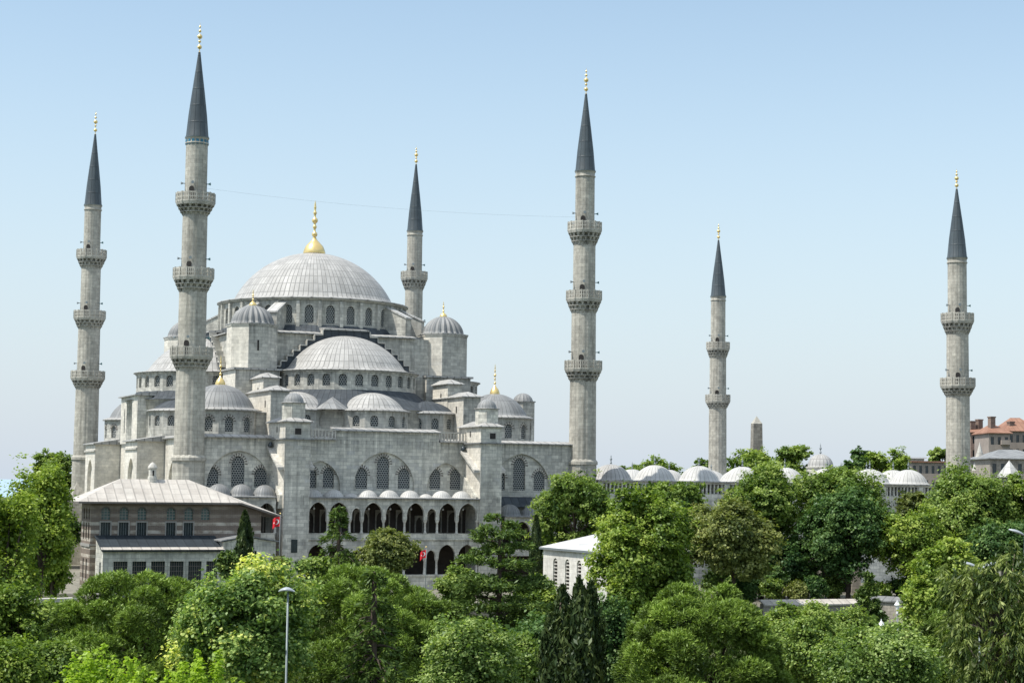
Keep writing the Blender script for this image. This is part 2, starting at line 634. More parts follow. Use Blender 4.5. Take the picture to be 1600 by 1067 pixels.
def voussoirs(mb, fr, xc, w, zs, zt, band, depth, n=9, mi_a=0, mi_b=1, th=0.05):
    """ring of alternating wedge blocks round an arch head, standing proud of the wall"""
    pts = arch(xc, w, zs, zs, zt, n)[1:]
    cz = zs + (zt - zs) * 0.15
    for i in range(len(pts) - 1):
        p, q = pts[i], pts[i + 1]
        def out(a, k):
            d = Vector((a[0] - xc, a[1] - cz)).normalized()
            return (a[0] + d.x * k, a[1] + d.y * k)
        bb = band if i % 2 else band * 0.72
        quad = [p, q, out(q, bb), out(p, bb)]
        lo = [fp(fr, x, z, depth) for x, z in quad]
        hi = [fp(fr, x, z, depth - th) for x, z in quad]
        mi = mi_a if i % 2 else mi_b
        mb.face(hi[::-1], mi)
        mb.face(hi, mi) if False else None
        for a in range(4):
            b = (a + 1) % 4
            mb.face((lo[a], lo[b], hi[b], hi[a]), mi)


def front(y, x0=0.0):
    return ((x0, y), (1, 0), (0, 1))


def finial(mb, x, y, z, h, r, bulb=True, mi=0):
    """gilded finial: flared foot, then beads of falling size"""
    pr = []
    if bulb:
        pr += [(r * 1.0, z), (r * 1.02, z + h * 0.02), (r * 0.95, z + h * 0.07), (r * 0.80, z + h * 0.14), (r * 0.52, z + h * 0.20), (r * 0.24, z + h * 0.26), (r * 0.12, z + h * 0.31)]
    else:
        pr += [(r * 0.35, z), (r * 0.16, z + h * 0.05)]
    b0 = 0.32 if bulb else 0.10
    beads = [(0.36, 0.34), (0.50, 0.24), (0.62, 0.36), (0.76, 0.22), (0.86, 0.16)] if bulb else [(0.18, 0.9), (0.36, 0.55), (0.52, 1.0), (0.7, 0.55), (0.84, 0.4)]
    for t, k in beads:
        rb = r * k * (0.8 if bulb else 1.0)
        zc = z + h * t
        pr += [(r * 0.09, zc - rb * 1.0), (rb * 0.75, zc - rb * 0.6), (rb, zc), (rb * 0.75, zc + rb * 0.6), (r * 0.09, zc + rb * 1.0)]
    pr += [(r * 0.07, z + h * 0.93), (0.0, z + h)]
    pr2 = [pr[0]]
    for p in pr[1:]:
        if p[1] <= pr2[-1][1]:
            p = (p[0], pr2[-1][1] + 0.004)
        pr2.append(p)
    mb.lathe(x, y, [(max(0.0, a), b) for a, b in pr2], 14, mi=mi, us=1)
    return mb


def dome_prof(r, z, rise, n=12, skirt=0.0, sk_z=0.0):
    """spherical-cap profile, from base to apex"""
    R = (r * r + rise * rise) / (2 * rise)
    t0 = math.asin(min(1, r / R)) if rise <= r else PI - math.asin(r / R)
    pr = []
    if skirt:
        pr += [(r + skirt, z - sk_z), (r + skirt * 0.45, z - sk_z * 0.55)]
    for i in range(n + 1):
        t = t0 * (1 - i / n)
        pr.append((max(0.0, R * math.sin(t)), z + rise - R + R * math.cos(t)))
    pr[-1] = (0.0, pr[-1][1])
    return pr


def lead_dome(mb, x, y, r, z, rise, seams=48, n=64, skirt=0.25, sk_z=0.2, a0=0.0, a1=2 * PI, flute=None, course=1.2, rows=12, mi=0):
    return mb.lathe(x, y, dome_prof(r, z, rise, rows, skirt, sk_z), n, a0, a1, mi=mi, us=seams / (2 * PI), vs=1 / course, flute=flute)


def drum(mb, cx, cy, r, z0, z1, n, win, a0=0.0, a1=2 * PI, th=0.45, hold=None, mi=0):
    """polygonal drum with an arched opening in every facet; returns window frames.
       win = (w, zb, zs, zt)"""
    frames = []
    da = (a1 - a0) / n
    for i in range(n):
        a = a0 + (i + 0.5) * da
        w = 2 * r * math.tan(da / 2)
        ox, oy = cx + r * math.cos(a), cy + r * math.sin(a)
        fr = ((ox, oy), (-math.sin(a), math.cos(a)), (-math.cos(a), -math.sin(a)))
        if win:
            hw, zb, zs, zt = win
            mb.slab(fr, [(-w / 2, z0), (w / 2, z0), (w / 2, z1), (-w / 2, z1)], [arch(0, hw, zb, zs, zt, 5)], th, mi, back=False)
            frames.append(fr)
        else:
            mb.slab(fr, [(-w / 2, z0), (w / 2, z0), (w / 2, z1), (-w / 2, z1)], [], th, mi, back=False)
    return frames


def windows(frames, win, parent, depth=0.28, bars=True):
    hw, zb, zs, zt = win
    for fr in frames:
        mb = MB()
        mb.poly(fr, grow(arch(0, hw, zb, zs, zt, 5), 0, (zb + zt) / 2, 1.04), depth)
        mb.build('window', M['grille'], parent)


# ================================================================== MOSQUE
CX, CY = 24.2, 32.0
mosque = thing('mosque', 'great grey stone mosque with cascading lead domes and a gilded finial at the top', 'mosque', (CX, CY, 1.6))


def rot(k):
    def fn(p):
        x, y = p[0], p[1]
        for _ in range(k):
            x, y = y, -x
        return (CX + x, CY + y, p[2])
    return fn


def rfr(fr, k):
    f = rot(k)
    o = f((fr[0][0], fr[0][1], 0))
    t = f((fr[0][0] + fr[1][0], fr[0][1] + fr[1][1], 0))
    n = f((fr[0][0] + fr[2][0], fr[0][1] + fr[2][1], 0))
    return ((o[0], o[1]), (t[0] - o[0], t[1] - o[1]), (n[0] - o[0], n[1] - o[1]))


# --- main dome and drum
d = lead_dome(MB(), CX, CY, 10.75, 38.25, 6.75, seams=104, n=208, skirt=0.7, sk_z=0.35, course=1.35, rows=22)
dome = d.build('main_dome', M['lead'], mosque)
finial(MB(), CX, CY, 44.95, 7.4, 1.5).xf(lambda p: p).build('finial', M['gold'], dome)
WIN = (1.15, 34.45, 36.15, 36.85)
mb = MB()
frs = drum(mb, CX, CY, 12.35, 33.9, 37.62, 28, WIN, th=0.5)
for i in range(28):
    a = 2 * PI * i / 28
    for r0 in (12.55,):
        c, s_ = math.cos(a), math.sin(a)
        q = lambda r, w: (CX + r * c - w * s_, CY + r * s_ + w * c)
        mb.prism([q(12.3, -0.28), q(12.75, -0.22), q(12.75, 0.22), q(12.3, 0.28)], 33.9, 37.3)
mb.lathe(CX, CY, [(12.45, 37.4), (12.7, 37.5), (12.72, 37.62)], 112)
dr = mb.build('drum', M['stone_hi'], mosque)
windows(frs, WIN, dr, 0.25)
MB().lathe(CX, CY, [(12.6, 37.62), (12.95, 37.66), (12.95, 37.8), (12.1, 37.95)], 112, us=5, vs=0.8).build('cornice', M['lead'], dr)
MB().lathe(CX, CY, [(13.75, 33.1), (13.4, 33.3), (12.55, 34.15)], 112, us=20, vs=1).build('drum_skirt', M['lead_dark'], dr)
for k in range(4):
    for s_ in (-1, 1):
        a = PI / 4 + k * PI / 2 + s_ * math.radians(8.5)
        c, s2 = math.cos(a), math.sin(a)
        q = lambda r, w, z: (CX + r * c - w * s2, CY + r * s2 + w * c, z)
        mb = MB()
        lo = [q(11.9, -.65, 33.1), q(15.6, -.65, 33.1), q(15.6, .65, 33.1), q(11.9, .65, 33.1)]
        hi = [q(11.9, -.65, 37.2), q(15.6, -.65, 35.5), q(15.6, .65, 35.5), q(11.9, .65, 37.2)]
        mb.hexa(lo, hi)
        fb = mb.build('flying_buttress', M['stone_hi'], mosque)
        mb = MB()
        e = 0.12
        lo = [q(11.9, -.65 - e, 37.22), q(15.75, -.65 - e, 35.47), q(15.75, .65 + e, 35.47), q(11.9, .65 + e, 37.22)]
        mb.hexa(lo, [(x, y, z + 0.2) for x, y, z in lo])
        mb.build('coping', M['lead_white'], fb)
# deck under the drum
mb = MB()
mb.prism([(CX - 12.9, CY - 12.9), (CX + 12.9, CY - 12.9), (CX + 12.9, CY + 12.9), (CX - 12.9, CY + 12.9)], 30.0, 33.1)
mb.build('upper_roof', M['lead_mid'], mosque)

# --- four corner turrets with their piers
for k in range(4):
    R = rot(k)
    tx, ty = -12.3, -14.3
    c = R((tx, ty, 0))
    ring = [(c[0] + 3.2 * math.cos(PI / 8 + i * PI / 4), c[1] + 3.2 * math.sin(PI / 8 + i * PI / 4)) for i in range(8)]
    big = [(c[0] + (x - c[0]) * 1.06, c[1] + (y - c[1]) * 1.06) for x, y in ring]
    mb = MB().prism(ring, 27.9, 33.5)
    mb.prism([(c[0] + (x - c[0]) * 1.03, c[1] + (y - c[1]) * 1.03) for x, y in ring], 33.3, 33.52)
    for i, f in enumerate(mb.f):
        q = [Vector(mb.v[k_]) for k_ in f[:3]]
        if (q[1] - q[0]).cross(q[2] - q[0]).normalized().x < -.6:
            mb.mi[i] = 1  # left-facing turret sides take the stone with painted sunlight
    t = mb.build('turret', [M['stone_hi'], M['stone_lit']], mosque)
    MB().prism(big, 33.525, 33.66).build('eave', M['lead'], t)
    lead_dome(MB(), c[0], c[1], 2.62, 33.75, 2.35, seams=20, n=160, skirt=0.3, sk_z=0.09, flute=(20, 0.13), course=9, rows=12).build('turret_dome', M['lead_mid'], t)
    finial(MB(), c[0], c[1], 36.05, 2.1, 0.5).build('finial', M['gold'], t)
    mb = MB().box(c[0] - 2.3, c[0] - 2.0, c[1] - 3.05, c[1] - 3.0, 30.0, 30.9)
    mb = MB()
    for s_ in (0,):
        p = [R((tx - 0.1, ty - 3.03, 0)), R((tx + 0.1, ty - 3.03, 0)), R((tx + 0.1, ty - 2.95, 0)), R((tx - 0.1, ty - 2.95, 0))]
        mb.prism([(q[0], q[1]) for q in p], 30.2, 31.5)
    mb.build('slit_window', M['dark'], t)
    mb = MB()
    p = [R((-15.1, -17.2, 0)), R((-9.4, -17.2, 0)), R((-9.4, -11, 0)), R((-15.1, -11, 0))]
    mb.prism([(q[0], q[1]) for q in p], 18.5, 27.75)
    pr = paint_sunlit(mb).build('pier', [M['stone_hi'], M['stone_lit']], mosque)
    p = [R((-15.4, -17.5, 0)), R((-9.1, -17.5, 0)), R((-9.1, -10.8, 0)), R((-15.4, -10.8, 0))]
    MB().prism([(q[0], q[1]) for q in p], 27.76, 28.0).build('pier_roof', M['lead'], pr)

# --- four sides: arch wall, stepped lead gable, half dome, exedrae
STEP = [(9.3, 28.4), (8.6, 29.1), (7.8, 29.8), (7.0, 30.5), (6.1, 31.2), (5.2, 31.9), (4.2, 32.6), (3.1, 33.35)]
for k in range(4):
    R = rot(k)
    mb = MB().slab(((0, -14.1), (1, 0), (0, 1)), [(-11.6, 20), (11.6, 20), (11.6, 32.75), (-11.6, 32.75)], [], 1.3)
    aw = mb.xf(R).build('arch_wall', M['stone_hi'], mosque)
    mb = MB()
    for x0, x1 in ((-9.7, -2.7), (2.7, 9.7)):
        mb.hexa([(x0, -14.6, 32.76), (x1, -14.6, 32.76), (x1, -12.7, 32.9), (x0, -12.7, 32.9)],
                [(x0, -14.6, 32.9), (x1, -14.6, 32.9), (x1, -12.7, 33.25), (x0, -12.7, 33.25)])
    mb.hexa([(-3.0, -15.1, 33.36), (3.0, -15.1, 33.36), (3.0, -12.7, 33.36), (-3.0, -12.7, 33.36)],
            [(-3.0, -15.1, 33.52), (3.0, -15.1, 33.52), (3.0, -12.7, 33.8), (-3.0, -12.7, 33.8)])
    mb.xf(R).build('wall_coping', M['lead'], aw)
    out = []
    for i, (x, z) in enumerate(STEP):
        out.append((x, z))
        if i + 1 < len(STEP):
            out.append((STEP[i + 1][0], z))
    half = [(9.3, 26.5)] + out
    poly = half + [(-x, z) for x, z in half[::-1]]
    ded = [poly[0]]
    for p in poly[1:]:
        if math.hypot(p[0] - ded[-1][0], p[1] - ded[-1][1]) > 0.03:
            ded.append(p)
    mb = MB().slab(((0, -14.9), (1, 0), (0, 1)), ded, [], 0.78)
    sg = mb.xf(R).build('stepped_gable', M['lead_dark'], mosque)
    mb = MB()
    for i in range(len(STEP)):
        x, z = STEP[i]
        x2 = STEP[i + 1][0] if i + 1 < len(STEP) else 3.1
        for sg_ in (-1, 1):
            a, b = sorted((sg_ * (x + 0.06), sg_ * (x2 + 0.06)))
            if abs(a - b) > 0.1:
                mb.box(a, b, -15.05, -14.08, z + 0.002, z + 0.16)
            if i:
                zl = STEP[i - 1][1]
                a, b = sorted((sg_ * (x + 0.002), sg_ * (x + 0.14)))
                mb.box(a, b, -15.03, -14.1, zl + 0.162, z)
    for half_ in (-1, 1):
        hb = MB()
        for f, uv, sm, mi in zip(mb.f, mb.uv, mb.sm, mb.mi):
            if half_ * sum(mb.v[i][0] for i in f) > 0:
                hb.face([mb.v[i] for i in f], mi)
        hb.xf(R).build('step_trim', M['stone_white'], sg)
    # half dome
    mb = lead_dome(MB(), 0, -14.4, 7.7, 28.4, 4.3, seams=76, n=120, skirt=1.4, sk_z=0.6, a0=PI - 0.05, a1=2 * PI + 0.05, course=1.15, rows=18)
    mb.xf(R).build('half_dome', M['lead'], mosque)
    WS = (1.0, 25.85, 26.85, 27.35)
    mb = MB()
    fr = drum(mb, 0, -14.4, 9.15, 25.3, 27.75, 14, WS, PI, 2 * PI, 0.45)
    mb.lathe(0, -14.4, [(9.15, 27.5), (9.35, 27.6), (9.36, 27.76)], 56, PI, 2 * PI)
    hd = mb.xf(R).build('half_dome_drum', M['stone_hi'], mosque)
    windows([rfr(f, k) for f in fr], WS, hd, 0.26)
    MB().lathe(0, -14.4, [(9.3, 27.77), (9.62, 27.8), (9.62, 27.9), (8.8, 28.0)], 56, PI - .02, 2 * PI + .02, us=9).xf(R).build('eave', M['lead'], hd)
    # lead skirt below the half-dome drum
    long = k in (0, 2)
    rr_ = 12.6 if long else 10.6
    mb = MB().lathe(0, -14.4, [(rr_, 22.95 if long else 24.2), (rr_ - .8, 23.4 if long else 24.45), (9.1, 25.45)], 60, PI, 2 * PI, us=14, vs=0.9)
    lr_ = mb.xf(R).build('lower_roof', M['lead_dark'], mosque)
    MB().lathe(0, -14.4, [(rr_ - .25, 18.8), (rr_ - .25, 22.9 if long else 24.2), (rr_, 22.95 if long else 24.21)], 60, PI - .05, 2 * PI + .05).xf(R).build('roof_base', M['stone_hi'], lr_)
    exs = [(0.2, -25.0, 4.35, PI, 2 * PI), (-8.4, -21.3, 4.3, PI * 0.78, PI * 1.75), (8.4, -21.3, 4.3, PI * 1.25, PI * 2.22)] if long else \
          [(-7.6, -19.3, 4.2, PI * 0.78, PI * 1.75), (7.6, -19.3, 4.2, PI * 1.25, PI * 2.22)]
    for (ex, ey, er, a0, a1) in exs:
        WE = (0.95, 20.75, 21.6, 22.05)
        mb = MB()
        fr = drum(mb, ex, ey, er, 19.0, 22.55, 6, WE, a0, a1, 0.4)
        ed = mb.xf(R).build('exedra_drum', M['stone_hi'], mosque)
        windows([rfr(f, k) for f in fr], WE, ed, 0.22)
        MB().lathe(ex, ey, [(er + .02, 22.56), (er + .42, 22.6), (er + .42, 22.72), (er - .4, 22.95)], 48, a0, a1, us=6).xf(R).build('eave', M['lead'], ed)
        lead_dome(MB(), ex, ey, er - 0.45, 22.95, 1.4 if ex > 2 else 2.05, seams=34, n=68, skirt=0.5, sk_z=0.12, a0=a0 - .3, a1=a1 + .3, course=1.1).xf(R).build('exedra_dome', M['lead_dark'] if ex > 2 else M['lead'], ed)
    # small lead cones filling between the exedrae
    if long:
        for s_ in (-1, 1):
            if s_ < 0:
                MB().lathe(s_ * 5.0, -25.3, [(2.3, 22.75), (0.0, 24.35)], 8, us=3, vs=0.8, smooth=False).xf(R).build('roof_cone', M['lead_mid'], mosque)
            for (x0, x1, y0, top) in ((11.2, 13.5, -27.8, 24.7), (11.1, 13.0, -22.6, 26.5)):
                a, b = sorted((s_ * x0, s_ * x1))
                mb = MB().box(a, b, y0, -17.25, 19.0, top)
                bu = paint_sunlit(mb.xf(R)).build('stepped_buttress', [M['stone_hi'], M['stone_lit']], mosque)
                p = [(a - .3, y0 - .3), (b + .3, y0 - .3), (b + .3, -17.25), (a - .3, -17.25)]
                MB().prism(p, top + .002, top + .1).hip(p, top + .101, [((a + b) / 2, y0 + 1.3, top + .75), ((a + b) / 2, -17.3, top + .75)]).xf(R).build('roof', M['lead'], bu)
                xm = a - 0.02 if k == 0 else b + 0.02
                MB().box(min(xm, xm + .04) - 0.02, xm + .02, y0 + 2.2, y0 + 2.5, top - 1.9, top - 1.1).xf(R).build('slit_window', M['dark'], bu)

# --- corner domes
for (x, y) in ((5.75, 9.0), (41.6, 9.0), (5.75, 55.2), (42.6, 55.2)):
    WC = (1.0, 19.75, 20.95, 21.5)
    mb = MB()
    fr = drum(mb, x, y, 4.65, 18.8, 22.2, 12, WC, PI / 12, 2 * PI + PI / 12, 0.4)
    for f in fr:
        voussoirs(mb, f, 0, WC[0], WC[2], WC[3], 0.3, -0.01, 7, 1, 0, 0.04)
    cd = mb.build('corner_drum', [M['stone_hi'], M['vous_d']], mosque)
    windows(fr, WC, cd, 0.22)
    MB().lathe(x, y, [(4.7, 22.2), (5.1, 22.25), (5.1, 22.38), (4.5, 22.6)], 48, us=6).build('eave', M['lead'], cd)
    lead_dome(MB(), x, y, 4.15, 22.65, 2.85, seams=44, n=88, skirt=0.6, sk_z=0.2, course=3.0, rows=14).build('corner_dome', M['lead_mid'], cd)
    finial(MB(), x, y, 25.45, 3.9 if x > 20 else 3.6, 0.62).build('finial', M['gold'], cd)

for (xa, xb) in ((8.8, 10.75), (36.9, 38.9)):
    for (ya, yb) in ((6.2, 14.5), (49.5, 57.8)):
        wg = MB().box(xa, xb, ya, yb, 18.9, 22.1).build('wing', M['stone_hi'], mosque)
        MB().hexa([(xa - .1, ya - .35, 22.103), (xb + .1, ya - .35, 22.103), (xb + .1, yb, 22.103), (xa - .1, yb, 22.103)],
                  [(xa - .1, ya - .35, 22.2), (xb + .1, ya - .35, 22.2), (xb + .1, yb, 22.9), (xa - .1, yb, 22.9)]).build('wing_roof', M['lead'], wg)

# --- qibla-side box with three slim windows, small stair turret on the court side
mb = MB()
box_fr = ((-0.4, 37.4), (0, -1), (1, 0))
slim = [arch(2.4, .5, 20.0, 22.6, 23.3, 4), arch(4.4, .55, 20.0, 23.4, 24.2, 4), arch(6.4, .5, 20.0, 22.6, 23.3, 4)]
mb.slab(box_fr, [(0, 18.6), (10.4, 18.6), (10.4, 24.7), (0, 24.7)], slim, 0.14)
mb.box(-0.258, 5, 27.0, 27.4, 18.6, 24.7).box(-0.258, 5, 37.0, 37.4, 18.6, 24.7)
mh = paint_sunlit(mb).build('niche_block', [M['stone'], M['stone_lit']], mosque)
for xc, zt in ((2.4, 23.3), (4.4, 24.2), (6.4, 23.3)):
    MB().poly(box_fr, arch(xc, .56, 19.98, zt - .6, zt + .03, 4), 0.1).build('window', M['grille'], mh)
MB().hexa([(-.8, 26.7, 24.71), (5.3, 26.7, 24.71), (5.3, 37.7, 24.71), (-.8, 37.7, 24.71)],
          [(-.8, 26.7, 24.85), (5.3, 26.7, 25.7), (5.3, 37.7, 25.7), (-.8, 37.7, 24.85)]).build('roof', M['lead'], mh)
ring = [(48.6 + 1.55 * math.cos(PI / 8 + i * PI / 4), 16 + 1.55 * math.sin(PI / 8 + i * PI / 4)) for i in range(8)]
st = MB().prism(ring, 18.5, 24.85).build('stair_turret', M['stone_hi'], mosque)
MB().prism([(48.6 + (x - 48.6) * 1.1, 16 + (y - 16) * 1.1) for x, y in ring], 24.86, 25.0).build('eave', M['lead'], st)
lead_dome(MB(), 48.6, 16, 1.3, 25.02, 1.05, seams=16, n=64, skirt=.15, sk_z=.05, flute=(16, .06), course=9).build('turret_dome', M['lead_mid'], st)

# --- outer walls
H0 = 1.6
BL = [(5.9, 7.5, 17.45, [(2.85, 1.5, 15.55), (5.9, 1.55, 16.85), (8.6, 1.5, 15.55)]),
      (15.75, 4.9, 16.45, [(14.7, 1.35, 15.7), (16.85, 1.35, 15.7)]),
      (23.7, 7.7, 17.6, [(20.95, 1.5, 15.75), (23.65, 1.55, 17.15), (26.3, 1.5, 15.75)]),
      (31.6, 4.9, 16.45, [(30.3, 1.4, 15.75), (32.95, 1.4, 15.75)]),
      (41.6, 7.7, 17.75, [(38.75, 1.5, 15.7), (41.4, 1.6, 17.25), (44.1, 1.5, 15.7)])]
for side in (0, 1):
    if side == 0:
        FR = lambda y: ((0, 0 + y), (1, 0), (0, 1))
    else:
        FR = lambda y: ((CX * 2, CY * 2 - y), (-1, 0), (0, -1))
    mb = MB()
    outl = [(1.2, H0), (48.5, H0), (48.5, 18.9), (30.6, 18.9), (30.6, 20.0), (17.7, 20.0), (17.7, 18.9), (1.2, 18.9)]
    mb.slab(FR(0), outl, [arch(xc, w, 12.95, 13.4, zt, 9) for xc, w, zt, _ in BL], 0.32)
    for xc, w, zt, ws in BL:
        holes = []
        for x, ww, top in ws:
            holes.append(arch(x, ww, 13.25, top - ww * 0.62, top, 5))
        mb.slab(FR(0.34), [(xc - w / 2 - .3, 12.6), (xc + w / 2 + .3, 12.6), (xc + w / 2 + .3, zt + .3), (xc - w / 2 - .3, zt + .3)], holes, 0.35)
        for x, ww, top in ws:
            voussoirs(mb, FR(0.34), x, ww, top - ww * 0.62, top, 0.34, -0.004, 11, 1, 0, 0.03)
    # string course
    mb.add(MB().box(1.0, 48.4, -0.14, -0.002, 12.35, 12.75).xf((lambda p: p) if side == 0 else (lambda p: (CX * 2 - p[0], CY * 2 - p[1], p[2]))))
    ow = mb.build('outer_wall', [M['stone'], M['vous_d']], mosque)
    for xc, w, zt, ws in BL:
        for x, ww, top in ws:
            MB().poly(FR(0.5), arch(x, ww * 1.05, 13.2, top - ww * 0.62, top + .03, 5), 0.02).build('window', M['grille'], ow)
    G = (lambda p: p) if side == 0 else (lambda p: (CX * 2 - p[0], CY * 2 - p[1], p[2]))
    mb = MB()
    for x0, x1, z in ((0.9, 17.6, 18.9), (30.7, 48.4, 18.9)):
        mb.hexa([(x0, -.42, z + .003), (x1, -.42, z + .003), (x1, 1.2, z + .003), (x0, 1.2, z + .003)],
                [(x0, -.42, z + .13), (x1, -.42, z + .13), (x1, 1.2, z + .45), (x0, 1.2, z + .45)])
    mb.hexa([(17.5, -.36, 20.003), (30.8, -.36, 20.003), (30.8, 2.2, 20.003), (17.5, 2.2, 20.003)],
            [(17.5, -.36, 20.12), (30.8, -.36, 20.12), (30.8, 2.2, 20.5), (17.5, 2.2, 20.5)])
    mb.xf(G).build('eave', M['lead'], ow)
    for x0, x1 in ((13.2, 17.55), (30.75, 34.2)):
        mb = MB()
        mb.box(x0, x1, -.22, .02, 20.02, 20.2).box(x0, x1, -.22, .02, 19.05, 19.15)
        nb = int((x1 - x0) / .42)
        for i in range(nb + 1):
            x = x0 + .08 + (x1 - x0 - .16) * i / nb
            mb.box(x - .08, x + .08, -.19, -.01, 19.152, 20.018)
        mb.xf(G).build('balustrade', M['stone_white'], ow)
# long walls facing the qibla and the court
for side in (0, 1):
    G = (lambda p: p) if side == 0 else (lambda p: (49.0 - p[0], p[1], p[2]))
    FRm = (lambda x, y: ((x, y), (0, -1), (1, 0)))
    bays = [(8.6, 6.6), (28.5, 9.5), (55.2, 6.6)]
    mb = MB()
    # u runs from y=62.5 downwards
    holes = [arch(62.5 - 10.2, 5.2, 3.4, 13.2, 16.4, 8), arch(62.5 - 28.5, 4.5, 3.4, 13.2, 16.4, 8), arch(62.5 - 36.5, 4.5, 3.4, 13.2, 16.4, 8), arch(62.5 - 55.2, 5.6, 3.4, 13.2, 16.4, 8)]
    mb.slab(FRm(0.6, 62.5), [(0, H0), (61.0, H0), (61.0, 18.9), (0, 18.9)], holes, 0.5)
    mb.slab(FRm(1.102, 62.5), [(1.5, H0), (60, H0), (60, 17.5), (1.5, 17.5)],
            [arch(62.5 - y, 1.3, z0, z1 - .8, z1, 5) for y in (10.2, 28.5, 36.5, 55.2) for z0, z1 in ((5, 8.5), (10.2, 15.2))], 0.3)
    ow = mb.xf(G).build('outer_wall', M['stone_lit'] if side == 0 else M['stone'], mosque)
    for y in (10.2, 28.5, 36.5, 55.2):
        for z0, z1 in ((5, 8.5), (10.2, 15.2)):
            MB().poly(FRm(1.102, 62.5), arch(62.5 - y, 1.36, z0 - .03, z1 - .8, z1 + .03, 5), 0.2).xf(G).build('window', M['grille'], ow)
    MB().hexa([(.15, 1.3, 18.903), (1.9, 1.3, 18.903), (1.9, 62.7, 18.903), (.15, 62.7, 18.903)],
              [(.15, 1.3, 19.05), (1.9, 1.3, 19.4), (1.9, 62.7, 19.4), (.15, 62.7, 19.05)]).xf(G).build('eave', M['lead'], ow)
    for (y0, y1) in ((15, 22), (42, 49)):
        mb = MB()
        fr = FRm(-2.8, y1)
        mb.slab(fr, [(0, H0), (y1 - y0, H0), (y1 - y0, 18.6), (0, 18.6)], [arch(3.5, 3.4, 3.4, 14.3, 16.6, 7)], 0.45)
        mb.box(-2.34, 0.55, y0 - .004, y0 + .45, H0, 18.6).box(-2.34, 0.55, y1 - .45, y1 + .004, H0, 18.6)
        mb.slab(((-2.34, y1), (0, -1), (1, 0)), [(1, H0), (6, H0), (6, 17), (1, 17)], [arch(3.5, .9, 6, 13.5, 14.6, 5)], .2)
        bt = mb.xf(G).build('buttress', M['stone_lit'] if side == 0 else M['stone'], mosque)
        MB().poly(((-2.34, y1), (0, -1), (1, 0)), arch(3.5, .96, 5.97, 13.5, 14.64, 5), .14).xf(G).build('window', M['grille'], bt)
        p = [(-3.15, y0 - .35), (.5, y0 - .35), (.5, y1 + .35), (-3.15, y1 + .35)]
        MB().hexa([(x, y, 18.603) for x, y in p], [(x, y, 18.75 if x < 0 else 19.35) for x, y in p]).xf(G).build('roof', M['lead'], bt)
        MB().box(-3.0, -2.8, y0 - .15, y1 + .15, 17.6, 17.85).xf(G).build('string_course', M['stone_white'], bt)
mb = MB().box(1.3, 47.6, 1.2, 62.9, 18.6, 18.95)
mb.build('lower_deck', M['lead_mid'], mosque)

# --- front buttresses with stair towers
for (x0, x1, tc) in ((9.88, 12.95, 11.42), (34.03, 36.8, 35.62)):
    mb = MB().box(x0, x1, -5.0, -0.002, H0, 18.75)
    mb.box(x0 - .08, x1 + .08, -5.08, -0.1, H0, 2.9)
    bt = paint_sunlit(mb).build('buttress', [M['stone'], M['stone_lit']], mosque)
    MB().box(x0 + 1.0, x0 + 1.75, -5.03, -4.98, 5.9, 7.4).build('window', M['glass'], bt)
    MB().box(x0 - .3, x1 + .3, -5.3, 0.4, 18.752, 18.9).build('eave', M['lead_mid'], bt)
    mb = MB().box(x0 + .06, x1 - .06, -4.9, 2.2, 18.902, 20.75)
    tw = paint_sunlit(mb).build('stair_tower', [M['stone'], M['stone_lit']], mosque)
    MB().box(x0 + 1.2, x0 + 1.95, -4.93, -4.88, 19.35, 20.05).build('window', M['dark'], tw)
    MB().box(x0 + 1.1, x0 + 2.05, -4.915, -4.87, 19.25, 20.15).build('window_frame', M['stone_white'], tw)
    MB().poly(((x0 + .04, 1.0), (0, -1), (1, 0)), arch(2.5, .3, 19.6, 20.1, 20.35, 3), 0).build('slit_window', M['dark'], tw)
    p = [(x0 - .3, -5.25), (x1 + .3, -5.25), (x1 + .3, 2.3), (x0 - .3, 2.3)]
    MB().prism(p, 20.752, 20.85).hip(p, 20.851, [(tc, -3.3, 21.6), (tc, 1.5, 21.6)]).build('roof', M['lead'], tw)
    ring = [(tc + 1.38 * math.cos(PI / 8 + i * PI / 4), -2.9 + 1.38 * math.sin(PI / 8 + i * PI / 4)) for i in range(8)]
    MB().prism(ring, 21.0, 22.95).build('lantern', M['stone'], tw)
    MB().prism([(tc + (x - tc) * 1.13, -2.9 + (y + 2.9) * 1.13) for x, y in ring], 22.953, 23.05).build('eave', M['lead'], tw)
    lead_dome(MB(), tc, -2.9, 1.2, 23.07, 1.1, seams=18, n=36, skirt=.2, sk_z=.02, course=5).build('lantern_dome', M['lead_mid'], tw)
    # sloping rain spouts on both flanks
    for xs, w in ((x0 - .75, .75), (x1 + .002, .55)):
        lo = [(xs, -4.9, 15.3), (xs + w, -4.9, 15.3), (xs + w, -.2, 17.75), (xs, -.2, 17.75)]
        mb = MB().hexa(lo, [(x, y, z + .3) for x, y, z in lo])
        mb.build('sloping_spout', M['stone_white'], bt)
    lo = [(x0 - .55, -4.6, 10.9), (x0 - .002, -4.6, 10.9), (x0 - .002, -.2, 10.9), (x0 - .55, -.2, 10.9)]
    hi = [(x0 - .3, -4.5, 12.4), (x0 - .002, -4.5, 12.4), (x0 - .002, -.2, 14.9), (x0 - .3, -.2, 14.9)]
    MB().hexa(lo, hi).build('sloping_foot', M['stone'], bt)
    MB().lathe(x0 - .4, -.5, [(.28, 18.0), (.3, 18.25), (.12, 18.5), (0, 18.52)], 10).build('floodlight', M['glass'], bt)

